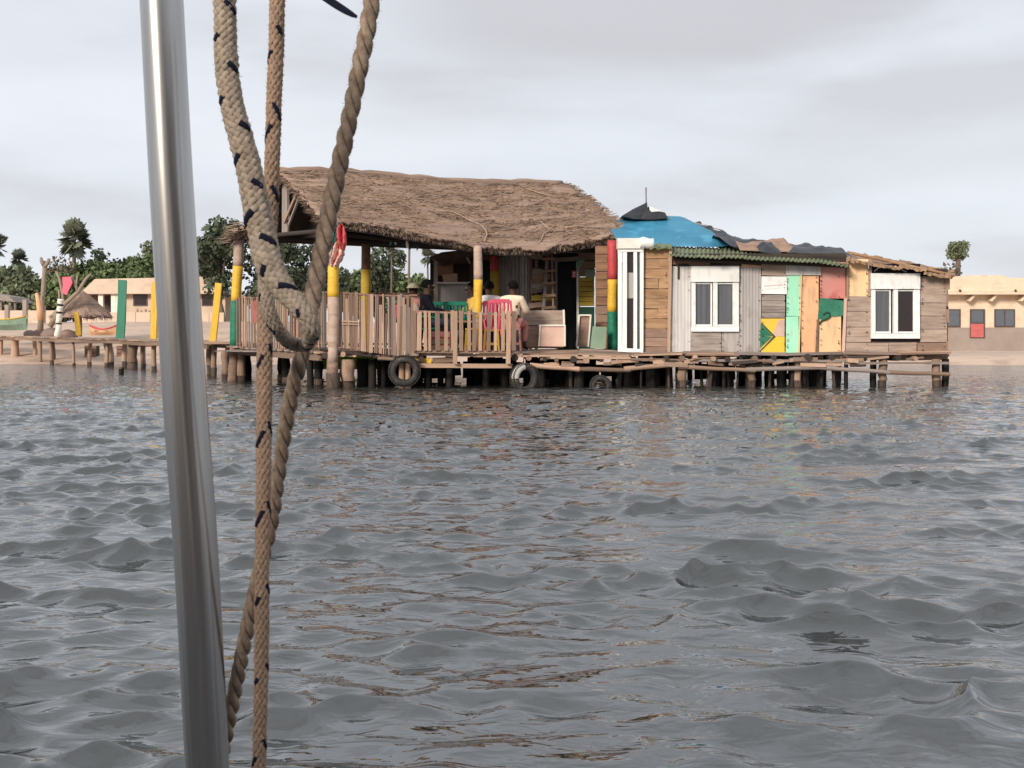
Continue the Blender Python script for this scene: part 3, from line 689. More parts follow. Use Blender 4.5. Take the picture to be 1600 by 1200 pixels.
# mooring stake
stk = thing('mooring_stake', W(189, 592, 33.5), 'short lone stake sticking out of the water before the jetty', 'stake')
log('stake', (W(189, 588, 33.5).x, 33.5, -1), W(189, 574, 33.5), .14, 'wood_wet', stk)
o = log('stake_head', W(189.3, 576.3, 33.5), W(189.3, 573.7, 33.5), .15, 'wood_mid', stk)

# ================================================================== JETTY
jt = thing('jetty', (-15, 43, 0), 'long plank jetty on wooden stakes running from the platform to the beach', 'jetty')
def jet(px):   # depth and deck height along the jetty
    t = px / 365.0
    return 54 - 23.5 * t ** 1.35, 1.17 - .30 * t
pp = None; xs = [-60 + i * 7.0 for i in range(61)]
for i, px in enumerate(xs):
    Dj, zj = jet(max(px, 0)); c = Vector(((px - 800) / FPX * Dj, Dj, zj + rnd.uniform(-.02, .02)))
    if pp is not None:
        dv = (c - pp); sd_ = Vector((-dv.y, dv.x, 0)).normalized() * .62
        mid = (c + pp) / 2
        plank('deck_plank', mid - sd_, mid + sd_ * rnd.uniform(.9, 1.1), dv.length * .9, .045, rnd.choice(['wood_pale', 'wood_mid', 'wood_grey']), jt, dv)
        if i % 3 == 0:
            for s in (-.9, .9):
                q = pp3 + sd_ * s; plank('stringer', q - Vector((0, 0, .09)), c + sd_ * s - Vector((0, 0, .09)), .12, .05, 'wood_mid', jt, (0, 0, 1))
    if i % 3 == 0: pp3 = c.copy()
    pp = c
for px in (-20, 8, 19, 32, 48, 72, 78, 90, 124, 131, 166, 174, 186, 212, 217, 248, 290, 322, 338, 350):
    Dj, zj = jet(max(px, 0)); X = (px - 800) / FPX * Dj; off = rnd.choice([-.5, .5]); big = px in (32, 212, 350, 166)
    d_ = .34 if big else rnd.uniform(.13, .2)
    a = Vector((X, Dj + off, -1)); top = Vector((X + rnd.uniform(-.1, .1), Dj + off, zj - .03)); m0 = a.lerp(top, (1.0 + rnd.uniform(.08, .3)) / (zj + 1))
    log('stake_foot', a, m0, d_ * 1.02, 'wood_foot', jt); log('stake', m0, top, d_, rnd.choice(['wood_pale', 'wood_mid', 'wood_pale']), jt)

# ================================================================== PLATFORM
TH = math.radians(30); U_ = Vector((math.cos(TH), math.sin(TH), 0)); V_ = Vector((math.sin(TH), -math.cos(TH), 0))
R0 = Vector((-4.94, 26.3, 0))
pl = thing('stilt_platform', (1, 27, 0), 'ramshackle plank platform on dark stakes carrying the huts above the water', 'platform')
def front_y(x):   # front edge distance by px
    pts = [(505, 24.15), (650, 24.35), (815, 24.30), (880, 24.35), (1050, 24.45), (1480, 24.7)]
    for (a, A), (b_, B) in zip(pts, pts[1:]):
        if x <= b_: return A + (B - A) * max(0, (x - a)) / (b_ - a)
    return pts[-1][1]
def deck_z(px, D):
    return .735 - .085 * (1 - min(1, max(0, (D - 24.3) / 1.0))) + .015 * math.sin(px * .03)
# front deck planks run along the platform
segs = [(508, 590), (592, 668), (670, 742), (744, 812), (813, 905), (906, 985), (986, 1066), (1067, 1150), (1151, 1230), (1231, 1318), (1319, 1400), (1401, 1486)]
for (x0, x1) in segs:
    rows = 9 if x0 < 990 else 4
    for r_ in range(rows):
        Df0, Df1 = front_y(x0) + .1 + r_ * .235, front_y(x1) + .1 + r_ * .235
        j0, j1 = rnd.uniform(-5, 5), rnd.uniform(-5, 5)
        a = Vector(((x0 + j0 - 800) / FPX * Df0, Df0, deck_z(x0, Df0) - .02 + rnd.uniform(-.014, .014))); c = Vector(((x1 + j1 - 800) / FPX * Df1, Df1, deck_z(x1, Df1) - .02 + rnd.uniform(-.014, .014)))
        plank('deck_plank', a, c, .21, .035, rnd.choice(['wood_pale', 'wood_mid', 'wood_grey', 'wood_pale']), pl, (0, 1, 0))
# rest of the deck, joined
b = MB()
for i in range(34):
    y = 25.1 + i * .24; x0 = -6.9 + (max(0, 28.2 - y)) * .62; x1 = 8.9
    if y < 26.4: x0 = max(x0, -4.4)
    b.box((x0, y, .69), (x1, y + .225, .715 + rnd.uniform(-.006, .006)))
o = b.build('rear_deck', M['wood_grey'], pl); o['kind'] = 'stuff'
# left wing of the deck towards the left post
for i in range(14):
    t = i / 13; F = Vector((-3.75, 24.3, .70)); B_ = Vector((-6.55, 28.9, .80)); p = F.lerp(B_, t)
    plank('deck_plank', p + Vector((-.14, -.1, 0)), p + U_ * 1.6, .31, .04, rnd.choice(['wood_pale', 'wood_grey', 'wood_mid']), pl, V_)
plank('edge_beam', Vector((-3.85, 24.35, .60)), Vector((-6.65, 28.95, .70)), .13, .08, 'wood_mid', pl, (0, 0, 1))
plank('edge_beam', Vector((-3.80, 24.45, .60)), Vector((-6.55, 28.95, .64)), .1, .08, 'wood_dark', pl, (0, 0, 1))
# joist ends and crooked logs along the front
for px in list(range(512, 1485, 24)):
    Df = front_y(px); z = (.575 if px > 600 else .66) + rnd.uniform(-.03, .02); x = (px + rnd.uniform(-6, 6) - 800) / FPX * Df
    if px > 640 and rnd.random() < .3: continue
    log('joist', (x, Df - rnd.uniform(.02, .14), z), (x + rnd.uniform(-.1, .1), Df + 2.0, z + .03), rnd.uniform(.08, .14), rnd.choice(['wood_pale', 'wood_dark', 'wood_mid', 'wood_dark']), pl)
def front_log(x0, x1, y0, y1, d, m, dd=-.06, nm='edge_log'): 
    return log(nm, W(x0, y0, front_y(x0) + dd), W(x1, y1, front_y(x1) + dd), d, m, pl)
plank('edge_beam', W(655, 571, 24.2), W(800, 572, 24.2), .085, .06, 'wood_pale', pl, (0, 0, 1))
plank('painted_board', W(648, 562, 24.35), W(674, 564, 24.35), .09, .04, 'yellow', pl, (0, 0, 1))
plank('cross_board', W(676, 563, 24.4), W(708, 562, 24.4), .10, .04, 'wood_mid', pl, (0, 0, 1))
front_log(828, 905, 571, 577, .10, 'wood_pale'); front_log(900, 985, 577, 578, .09, 'wood_mid'); front_log(975, 1066, 577, 569, .10, 'wood_pale')
front_log(1060, 1180, 573, 579, .085, 'wood_mid'); front_log(1165, 1300, 578, 574, .09, 'wood_grey'); front_log(1275, 1390, 574, 582, .085, 'wood_grey'); front_log(1370, 1484, 581, 585, .085, 'wood_mid')
front_log(500, 600, 546, 560, .06, 'wood_dark'); front_log(590, 655, 560, 565, .07, 'wood_mid')
for x0, x1, y in ((655, 745, 554), (740, 815, 555), (860, 985, 559), (985, 1070, 562), (1070, 1190, 563), (1190, 1320, 564), (1320, 1482, 568)):
    plank('edge_board', W(x0, y + rnd.uniform(-1, 1), front_y(x0) - .03), W(x1, y + rnd.uniform(-1, 1.5), front_y(x1) - .03), .05, .04, rnd.choice(['wood_grey', 'wood_pale', 'wood_mid']), pl, (0, 0, 1))
for i in range(46):    # loose short pieces sticking along the edge
    px = rnd.uniform(830, 1475); Df = front_y(px) - rnd.uniform(.02, .1); L = rnd.uniform(10, 40)
    y = rnd.uniform(561, 571)
    plank('loose_board', W(px, y, Df), W(px + L, y + rnd.uniform(-4, 4), Df + rnd.uniform(0, .15)), rnd.uniform(.04, .09), .03, rnd.choice(['wood_pale', 'wood_pale', 'wood_mid', 'wood_dark']), pl, (0, .3, 1))
# bundle of sticks on the edge
for i in range(9):
    log('stick', W(1068 + i * 2, 566 - i * .6, 24.45 - i * .01), W(1100 + i * 5, 556 + rnd.uniform(0, 10), 24.7), .045, rnd.choice(['wood_pale', 'wood_mid']), pl)
# piles
def pile(px, D, d, m='wood_wet', top=.56, lean=0, two=None, name='pile'):
    X = (px - 800) / FPX * D
    if two:
        a = Vector((X, D, -1)); t = Vector((X + lean, D, top)); q = a.lerp(t, (1 + two) / (top + 1))
        log('pile_foot', a, q, d * 1.03, 'wood_foot', pl); return log(name, q, t, d, m, pl)
    return log(name, (X, D, -1), (X + lean, D, top), d, m, pl)
for px, d, m in ((545, .30, 'wood_pale'), (1068, .2, 'wood_mid'), (1177, .17, 'wood_mid'), (1247, .16, 'wood_pale'), (1378, .17, 'wood_mid'), (1467, .17, 'wood_mid')):
    pile(px, front_y(px) + .12, d, m, .56, rnd.uniform(-.05, .05), .13)
for i in range(26): q = rnd.uniform(830, 1330); pile(q, front_y(q) + rnd.uniform(.05, .5), rnd.uniform(.05, .1), rnd.choice(['wood_wet', 'wood_dark', 'wood_foot']), lean=rnd.uniform(-.15, .15), name='stilt')
for px, d in ((628, .13), (638, .12)): pile(px, 24.7, d, 'wood_pale')
for px in (1060, 1367, 1170, 1255, 1475): pile(px, front_y(px) + .3, .14, 'wood_wet', lean=rnd.uniform(-.04, .04))
for px in (487, 563, 580, 598, 672, 700, 760, 798, 850, 905, 985, 1020, 1045, 1115, 1140, 1205, 1222, 1268, 1282, 1305): pile(px, front_y(px) + rnd.uniform(.3, .9), rnd.uniform(.13, .24), lean=rnd.uniform(-.06, .06))
for i in range(95):
    D0 = rnd.uniform(25.4, 31); px = rnd.uniform(590, 1290 if i % 6 else 1460)
    if px > 1300: continue
    pile(px, D0, rnd.uniform(.12, .26), lean=rnd.uniform(-.08, .08))
for px, D0 in ((366, 29), (378, 28.6), (352, 30), (386, 29.4), (440, 29.5), (447, 27.6), (498, 26)): pile(px, D0, .2 if px != 366 else .27, 'wood_mid' if px < 380 else 'wood_wet', .66, 0, .12)
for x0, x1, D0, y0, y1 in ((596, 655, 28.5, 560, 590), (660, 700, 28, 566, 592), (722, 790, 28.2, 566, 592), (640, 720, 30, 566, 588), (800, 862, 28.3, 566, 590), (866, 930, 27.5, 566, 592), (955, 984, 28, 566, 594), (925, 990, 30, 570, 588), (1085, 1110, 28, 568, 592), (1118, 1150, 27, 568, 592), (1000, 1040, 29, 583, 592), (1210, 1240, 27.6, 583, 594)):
    rect('under_deck_shade', x0, y0, x1, y1, D0, .06, 'wood_wet', pl, 1.5)  # near-black boards added to paint the shade below the deck

# ================================================================== PAVILION
pv = thing('thatched_pavilion', (R0.x + 3, 27.5, .7), 'open pavilion with brown thatched gable roof on painted posts', 'pavilion')
RL, HW, RZ = 7.0, 2.6, 4.70
def eave_z(t):      # front eave sags in the middle
    pts = [(-.4, 3.28), (0, 3.24), (1.0, 3.17), (1.8, 3.07), (2.6, 2.98), (3.3, 2.88), (4.0, 2.84), (4.9, 2.87), (5.6, 2.99), (6.3, 3.10), (7.3, 3.26)]
    for (a, A), (b_, B) in zip(pts, pts[1:]):
        if t <= b_: return A + (B - A) * (t - a) / (b_ - a)
    return pts[-1][1]
def ridge_z(t): return 4.48 + .04 * math.sin(t * 1.1) + .02 * t + .035 * noise.noise(Vector((t * 2.2, 0, 9)))
def roofp(t, s, lift=0, front=True):
    """s = 0 ridge .. 1 eave"""
    if front:
        z0, z1 = ridge_z(t), eave_z(t); z = z0 + (z1 - z0) * s + .09 * math.sin(math.pi * s)   # gently bowed
        p = R0 + U_ * t + V_ * HW * s
    else:
        z0, z1 = ridge_z(t), 3.38; z = z0 + (z1 - z0) * s
        p = R0 + U_ * t - V_ * HW * s
    return Vector((p.x, p.y, z + lift))
def thatch_course(s0, s1, k, front=True):
    b = MB(); nt_ = 150; ns = 14; vs = []; fs = []; tA = -.02; tB = RL + .15
    for j in range(ns + 1):
        q = j / ns
        for i in range(nt_ + 1):
            t = tA + (tB - tA) * i / nt_
            if front: t += (-.13 + .10 * noise.noise(Vector((s0 * 9, q * 3, k))) ) * (1 if i == 0 else 0) + (.10 * noise.noise(Vector((s0 * 7, q * 5, k + 9))) if i == nt_ else 0)
            s = s0 + (s1 - s0) * q
            if j == ns: s += .05 * noise.noise(Vector((t * 2.1, k * 3.3, 0))) + .012 * rnd.uniform(-1, 1)
            und = noise.noise(Vector((t * .8 + 3, s * 8 + t * .5, 2))) ; und2 = noise.noise(Vector((t * .9, s * 20 + t * .5, 7)))
            lift = .06 + .012 * q + .055 * und + .045 * (und2 if und2 < 0 else .4 * und2) + .018 * noise.noise(Vector((t * 9, s * 60, 4)))
            vs.append(roofp(t, s, lift, front))
    m_ = nt_ + 1
    for j in range(ns):
        for i in range(nt_): fs.append((j * m_ + i, (j + 1) * m_ + i, (j + 1) * m_ + i + 1, j * m_ + i + 1))
    b.add(vs, fs); o = b.build('thatch_layer', M['thatch'], pv, True)
    md = o.modifiers.new('s', 'SOLIDIFY'); md.thickness = .05; md.offset = -1
NC = 9
for k in range(NC):
    thatch_course(k / NC - (.03 if k else 0), (k + 1) / NC + .015, k)
for k in range(3): thatch_course(k / 3 - (.05 if k else 0), (k + 1) / 3 + .02, k + 20, False)
b = MB(); b.tube([roofp(-.1 + t * .24, 0, .1 + .03 * noise.noise(Vector((t * .9, 1, 1)))) for t in range(31)], [.10 + .03 * noise.noise(Vector((t * .7, 5, 1))) for t in range(31)], 8); b.build('ridge_roll', M['thatch'], pv, True)
for fr_ in (True, False):     # near-black sheets painted as the shade under the thatch
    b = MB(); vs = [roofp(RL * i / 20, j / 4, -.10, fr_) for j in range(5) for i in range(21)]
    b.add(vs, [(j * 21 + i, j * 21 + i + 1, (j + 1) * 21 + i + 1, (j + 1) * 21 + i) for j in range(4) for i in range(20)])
    o = b.build('shade_lining', M['roof_shade'], pv); md = o.modifiers.new('s', 'SOLIDIFY'); md.thickness = .02
# straw lying on the slope, and the fringe
b = MB()
for i in range(26000):
    t = rnd.uniform(-.1, RL + .1); s = rnd.uniform(0, 1.0); p = roofp(t, s, .07 + .06 * rnd.random())
    a = rnd.gauss(0, .22); L = rnd.uniform(.08, .4)
    p2 = roofp(t + L * math.cos(a), s + L * math.sin(a) / 3.0, .11 + .04 * rnd.random()); wv = Vector((0, 0, rnd.uniform(.003, .008)))
    b.add([p - wv, p2 - wv, p2 + wv, p + wv], [(0, 1, 2, 3)], rnd.choice((0, 0, 0, 0, 0, 1)))
o = b.build('loose_straw', [M['straw'], M['straw_dark']], pv); o['kind'] = 'stuff'
b = MB()
for i in range(5200):
    t = rnd.uniform(-.15, RL + .2); p = roofp(t, .985 + .03 * rnd.random(), rnd.uniform(-.03, .13)); L = rnd.uniform(.005, .06) * (1.6 if rnd.random() < .12 else 1)
    q = p + Vector((rnd.gauss(0, .02), rnd.gauss(-.03, .02), -L)); w = U_ * .009
    b.add([p - w, p + w, q], [(0, 1, 2)], rnd.choice((0, 0, 1)))
for i in range(900):      # gable rake edges
    s = rnd.random(); e = rnd.choice((0, 1)); t = -.12 if e == 0 else RL + .12
    p = roofp(t, s, .08 * rnd.random()); q = p + U_ * (rnd.uniform(.04, .2) * (-1 if e == 0 else 1)) + Vector((0, 0, rnd.uniform(-.12, .02))); w = Vector((0, 0, .012))
    b.add([p - w, p + w, q], [(0, 1, 2)], rnd.choice((0, 1)))
o = b.build('straw_fringe', [M['straw'], M['straw_dark']], pv); o['kind'] = 'stuff'
for i in range(9):        # lath ends beyond the right gable
    s = .05 + i * .1; log('lath', roofp(RL - 1, s, .0), roofp(RL + rnd.uniform(.12, .42), s, .02), .035, 'wood_mid', pv)
# cords tied over the thatch
def cordz(pts, name='cord'):
    b = MB(); P_ = []
    for (x, y) in pts:
        # meet the pixel ray with the bowed slope
        best = None
        for i in range(240):
            s = i / 239.0; lo, hi = -.3, RL + .4
            for _ in range(26):
                mid = (lo + hi) / 2; p = roofp(mid, s, .17)
                u_ = 800 + FPX * (p.x / p.y)
                if u_ < x: lo = mid
                else: hi = mid
            p = roofp(lo, s, .18); v_ = HY - (p.z - CAMH) / p.y * FPX
            if best is None or abs(v_ - y) < best[0]: best = (abs(v_ - y), p)
        P_.append(best[1])
    b.tube(P_, .010, 5); b.build('cord', M['cord'], pv, True)
zc = lambda pts: [(640 + x / 4.706, 260 + y / 4.706) for x, y in pts]
cordz(zc([(200, 325), (300, 335), (380, 365), (440, 400), (520, 430), (560, 470), (570, 500), (550, 560)]))
cordz(zc([(960, 405), (1010, 450), (1030, 470), (985, 500), (965, 545), (940, 580)]))
cordz(zc([(1140, 450), (1230, 440), (1330, 448), (1430, 455)]))
cordz(zc([(850, 165), (920, 190), (1010, 215), (1090, 235)]))
# rafters, purlins and gable frame
for i in range(9):
    t = .05 + i * .86
    log('rafter', roofp(t, 0, -.06), roofp(t, .98, -.06), .09, 'wood_dark', pv); log('rafter', roofp(t, 0, -.06, False), roofp(t, .98, -.06, False), .09, 'wood_dark', pv)
def eb(t, side): p = R0 + U_ * t + V_ * side; return p
log('ridge_beam', R0 + U_ * -.05 + Vector((0, 0, 4.38)), R0 + U_ * RL + Vector((0, 0, 4.44)), .12, 'wood_dark', pv)
zt = 3.06
log('eave_beam', eb(0.05, 2.28) + Vector((0, 0, zt + .05)), eb(3.5, 2.28) + Vector((0, 0, 2.88)), .11, 'wood_dark', pv); log('eave_beam', eb(3.5, 2.28) + Vector((0, 0, 2.88)), eb(7, 2.28) + Vector((0, 0, 3.0)), .11, 'wood_dark', pv)
log('eave_beam', eb(0, -2.3) + Vector((0, 0, 3.36)), eb(7, -2.3) + Vector((0, 0, 3.36)), .12, 'wood_dark', pv)
log('tie_beam', eb(.08, 2.3) + Vector((0, 0, 3.14)), eb(.08, -2.35) + Vector((0, 0, 3.34)), .10, 'wood_dark', pv)
plank('gable_post', eb(.1, -.1) + Vector((0, 0, 3.2)), eb(.1, -.1) + Vector((0, 0, 4.40)), .34, .05, 'wood_grey', pv, V_)
plank('gable_board', eb(.02, .05) + Vector((0, 0, 3.48)), eb(.02, .9) + Vector((0, 0, 4.06)), .07, .04, 'wood_pale', pv, (0, 0, 1)); plank('gable_board', eb(.06, .22) + Vector((0, 0, 3.42)), eb(.06, .92) + Vector((0, 0, 3.98)), .06, .04, 'wood_grey', pv, (0, 0, 1))
# near-black sheet painted as the deep shade behind the gable
b = MB(); b.add([eb(1.3, 2.45) + Vector((0, 0, 3.20)), eb(1.3, -2.5) + Vector((0, 0, 3.36)), eb(1.3, 0) + Vector((0, 0, 4.4))], [(0, 1, 2)]); o = b.build('gable_shade', M['roof_shade'], pv); md = o.modifiers.new('s', 'SOLIDIFY'); md.thickness = .04
b = MB()
for i in range(420):
    p = roofp(rnd.uniform(-.35, .5), rnd.uniform(.82, 1.05), rnd.uniform(-.1, .1), False); q = p - V_ * rnd.uniform(.1, .45) - U_ * rnd.uniform(-.1, .3) + Vector((0, 0, rnd.uniform(-.22, .05))); w = Vector((0, 0, .014))
    b.add([p - w, p + w, q], [(0, 1, 2)], rnd.choice((0, 1)))
o = b.build('corner_straw', [M['straw'], M['straw_dark']], pv); o['kind'] = 'stuff'
for i in range(4): log('lath', roofp(.1, .8 + i * .05, -.05, False), roofp(-.5, .9 + i * .05, -.08, False), .03, 'wood_mid', pv)
def post(pts, D, d, parent=pv, bottomz=None, D2=None):
    """stacked painted bands: [(y_top, material), ...] then y_bottom; pts = (x_top, x_bottom, bands, ybottom)"""
    xt, xb, bands, yb = pts; y0 = bands[0][0]; ph = rnd.uniform(0, 9)
    f = lambda y: xt + (xb - xt) * (y - y0) / (yb - y0) + .6 * math.sin(y * .045 + ph)
    for i, (yt, m) in enumerate(bands):
        ye = bands[i + 1][0] if i + 1 < len(bands) else yb; k = 6; b = MB()
        ys = [yt + (ye - yt) * q / k for q in range(k + 1)]
        b.tube([W(f(y), y, D) for y in ys], [d / 2 * (1 + .05 * math.sin(y * .06 + ph) + (.012 if m in ('yellow', 'red', 'green') else 0)) for y in ys], 12)
        b.build('post_section' if m.startswith('wood') or m == 'post_raw' else 'painted_band', M[m], parent, True)
plain('post_raw', (.50, .37, .30), (.38, .27, .21), .8, (1.2, 8, 8), speck=(.2, .14, .1), speck_amt=.5, speck_scale=(2, 9, 9))
post((522, 519.5, [(342, 'post_raw'), (405, 'post_raw'), (416, 'yellow'), (464, 'post_raw'), (566, 'wood_mid')], 640), 24.15, .225)
post((374, 362, [(358, 'post_raw'), (416, 'yellow'), (470, 'green'), (540, 'wood_mid')], 640), 28.7, .235)
post((746.5, 746.5, [(384, 'post_raw'), (437, 'yellow'), (497, 'wood_mid')], 549), 25.55, .18)
post((573, 569, [(366, 'wood_brown'), (421, 'yellow_wood')], 552), 29.9, .235)
post((956.5, 957.5, [(376, 'red'), (437, 'yellow'), (487, 'green')], 546), 26.9, .225)
post((772.5, 772.5, [(388, 'red'), (424, 'yellow_wood')], 552), 28.3, .21)
log('barnacled_foot', (W(520, 600, 24.15).x, 24.15, -.5), (W(520, 600, 24.15).x, 24.15, .3), .27, 'wood_foot', pv)

# ================================================================== RAILINGS
def picket_rail(name, A, B, ztA, ztB, zbA, zbB, n, label, sag=0, w=(.035, .075), mats=('wood_pale', 'wood_mid', 'wood_red'), raw=.0, extra=(), topm='wood_mid', round_=.3):
    root = thing(name, ((A[0] + B[0]) / 2, (A[1] + B[1]) / 2, zbA), label, 'railing'); A = Vector((A[0], A[1], 0)); B = Vector((B[0], B[1], 0)); d = (B - A).normalized()
    def zt(t): return ztA + (ztB - ztA) * t - sag * 4 * t * (1 - t)
    def zb(t): return zbA + (zbB - zbA) * t - sag * .6 * 4 * t * (1 - t)
    K = 4
    for i in range(K):
        t0, t1 = i / K, (i + 1) / K
        log('top_rail', A.lerp(B, t0) + Vector((0, 0, zt(t0))), A.lerp(B, t1) + Vector((0, 0, zt(t1))), .05, topm, root)
        log('bottom_rail', A.lerp(B, t0) + Vector((0, 0, zb(t0) + .06)), A.lerp(B, t1) + Vector((0, 0, zb(t1) + .06)), .05, 'wood_mid', root)
    nr = Vector((-d.y, d.x, 0)); nr = nr if nr.y < 0 else -nr
    for i in range(n):
        t = (i + .5 + rnd.uniform(-.2, .2)) / n; p = A.lerp(B, t) + nr * rnd.uniform(.03, .045)
        top = zt(t) + rnd.uniform(-.03, .05) - (rnd.uniform(.1, .35) if rnd.random() < raw else 0); lean = rnd.uniform(-.03, .03)
        a, c = p + Vector((0, 0, zb(t) - .03)), p + d * lean + Vector((0, 0, top)); m = rnd.choice(mats)
        if rnd.random() < round_: log('picket', a, c, rnd.uniform(.03, .045), m, root)
        else: plank('picket', a, c, rnd.uniform(*w), .022, m, root, d)
    return root
zy = lambda y, D: CAMH + (HY - y) / FPX * D
xw = lambda x, D: (x - 800) / FPX * D
r1 = picket_rail('railing', (xw(372, 28.6), 28.6), (xw(512, 24.4), 24.4), zy(466, 28.6), zy(457, 24.4), zy(541, 28.6), zy(541, 24.4), 40, 'stick railing along the left gable side behind the ropes', .03, w=(.03, .06), mats=('wood_red', 'wood_pale', 'wood_grey', 'wood_pale'))
r2 = picket_rail('railing', (xw(528, 24.25), 24.25), (xw(652, 24.3), 24.3), zy(457, 24.25), zy(462, 24.3), zy(540, 24.25), zy(556, 24.3), 27, 'dense sagging stick railing between the front pole and the low railing', .035, raw=.3, w=(.04, .07), mats=('wood_red', 'wood_mid', 'wood_grey', 'wood_pale'), topm='wood_red')
# solid woven panel where the two railings meet
for i in range(9): plank('wide_board', W(626 + i * 3.3, 556, 24.2), W(627 + i * 3.3 + rnd.uniform(-1, 1), 470 + rnd.uniform(-10, 12), 24.2), .045, .03, rnd.choice(['wood_mid', 'wood_grey', 'wood_pale']), r2, (1, 0, 0))
for y in (502, 506): plank('lath', W(534, y, 24.18), W(560, y + 1, 24.18), .03, .02, 'wood_pale', r2, (0, 0, 1))
r3 = thing('railing', W(730, 550, 24.15), 'low picket railing in front of the seated people', 'railing')
plank('top_rail', W(652, 486.5, 24.12), W(806, 492.5, 24.12), .04, .06, 'wood_mid', r3, (0, 0, 1)); plank('bottom_rail', W(652, 549, 24.15), W(800, 550, 24.15), .05, .05, 'wood_mid', r3, (0, 0, 1))
for px, w_ in ((654, .09), (665, .06), (672, .05), (684, .09), (697, .07), (708, .08), (721, .08), (733, .07), (741, .075), (750, .065), (763, .075), (774, .06), (786, .07), (802, .09), (646, .1)):
    q = rnd.uniform(-1.5, 1.5); plank('picket', W(px + q * .3, 548, 24.09), W(px + q, 486 + rnd.uniform(-1, 2), 24.09), w_, .025, rnd.choice(['wood_pale', 'wood_mid', 'wood_pale']), r3, (1, 0, 0))
for px in (711, 794): plank('rail_post', W(px, 569, 24.08), W(px + .5, 486, 24.08), .085, .07, 'wood_pale', r3, (1, 0, 0))
r4 = picket_rail('railing', (-5.9, 29.4), (-1.3, 31.2), zy(459, 29.4), zy(459, 31.2), .8, .8, 40, 'far stick railing at the back of the pavilion', .0, w=(.05, .09), mats=('wood_pale', 'wood_mid'))
plank('red_board', W(397, 505, 27.2), W(397, 470, 27.2), .13, .02, 'pinkred', r1, (1, .5, 0))

# ================================================================== BAR BOOTH and inner rooms
bb = thing('bar_booth', W(720, 550, 28.6), 'dark bar booth with grey counter front under the thatch', 'booth')
for x, m in ((681, 'wood_grey'), (737, 'wood_dark')): plank('corner_post', W(x, 549, 28.0), W(x, 397, 28.0), .09, .09, m, bb, (1, 0, 0))
wbox('counter_front', 684, 444, 735, 549, 28.05, .05, 'sheet_grey', bb)
plank('counter_top', W(682, 442.5, 27.95), W(736, 442.5, 27.95), .35, .04, 'sheet_pale', bb, (0, 1, 0))
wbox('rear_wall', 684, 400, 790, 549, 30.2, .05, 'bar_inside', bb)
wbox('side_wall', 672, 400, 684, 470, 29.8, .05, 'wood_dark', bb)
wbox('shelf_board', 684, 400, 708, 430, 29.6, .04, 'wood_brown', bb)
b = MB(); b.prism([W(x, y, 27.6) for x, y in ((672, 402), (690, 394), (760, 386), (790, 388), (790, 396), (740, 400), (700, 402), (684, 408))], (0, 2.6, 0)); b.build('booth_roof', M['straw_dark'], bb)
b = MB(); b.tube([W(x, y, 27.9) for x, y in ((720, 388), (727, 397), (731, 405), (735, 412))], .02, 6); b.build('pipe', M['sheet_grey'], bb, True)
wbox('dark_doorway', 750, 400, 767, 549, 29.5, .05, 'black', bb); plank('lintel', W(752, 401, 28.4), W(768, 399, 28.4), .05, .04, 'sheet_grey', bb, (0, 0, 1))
cb = thing('cardboard_box', W(704, 441, 28.15), 'brown cardboard box on the bar counter', 'box')
b = MB(); b.prism([W(x, y, 28.0) for x, y in ((693, 440.5), (714, 440.5), (714, 427), (691, 429))], (0, .3, 0)); b.build('carton', M['cardboard'], cb)
b = MB(); b.prism([W(x, y, 27.98) for x, y in ((690.5, 429.5), (702, 428.4), (702, 431), (690.5, 432))], (0, .02, 0)); b.build('flap', M['cardboard'], cb)

ih = thing('rear_shack', W(860, 546, 28.6), 'shack with a dark doorway and yellow slats at the back of the pavilion', 'shack')
DI = 28.6
b0 = corrugated('corrugated_sheet', W(780, 548, DI), W(815, 548, DI) - W(780, 548, DI), Vector((0, 0, 2.3)), 6, .018, 'sheet_grey', ih)
b0 = corrugated('corrugated_sheet', W(813, 548, DI - .1), W(828, 548, DI - .1) - W(813, 548, DI - .1), Vector((0, 0, 2.25)), 3, .02, 'sheet_pale', ih)
boards(828, 392, 868, 540, 11, DI + .1, ['wood_dark', 'board_brown', 'wood_dark'], ih, split=.3)
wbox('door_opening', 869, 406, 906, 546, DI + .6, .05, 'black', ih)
plank('door_frame', W(869, 545, DI), W(869, 405, DI), .06, .06, 'wood_grey', ih, (1, 0, 0)); plank('door_frame', W(903, 545, DI), W(902, 410, DI), .05, .06, 'cream_white', ih, (1, 0, 0))
plank('door_frame', W(866, 406, DI), W(912, 404, DI), .10, .06, 'wood_grey', ih, (0, 0, 1)); plank('lintel_board', W(848, 392, DI - .1), W(905, 392, DI - .1), .09, .03, 'sheet_grey', ih, (0, 0, 1))
slab('corner_sheet', [(901, 408), (914, 406), (905, 422), (901, 424)], DI - .06, .02, 'mint_dull', ih)
boards(904, 382, 930, 433, 4, DI + .02, ['wood_dark', 'board_brown'], ih)
rect('mint_tile', 915, 422, 928, 433, DI - .04, .02, 'mint_dull', ih, .3)
boards(903, 433, 929, 479, 6, DI, 'yellow_wood', ih, j=.5, name='yellow_slat')
wbox('green_board', 903, 479.5, 929, 545, DI, .04, 'green_dark', ih)
boards(930, 384, 949, 545, 12, 27.2, ['wood_brown', 'wood_brown', 'board_brown'], ih, j=.8)
wbox('upper_wall', 812, 372, 952, 410, 29.2, .05, 'wood_dark', ih)
rect('red_lintel', 905, 378, 950, 392, 27.6, .05, 'wood_dark', ih, .5)
dk = thing('warning_sign', W(896, 428, DI - .1), 'small red and white sign hanging in the dark doorway', 'sign')
rect('sign_plate', 893.5, 423, 900, 434, DI - .1, .01, 'bunting_red', dk); rect('white_mark', 896, 425, 898.5, 427.5, DI - .112, .01, 'white', dk); rect('white_mark', 896, 429.5, 898.5, 432, DI - .112, .01, 'white', dk)
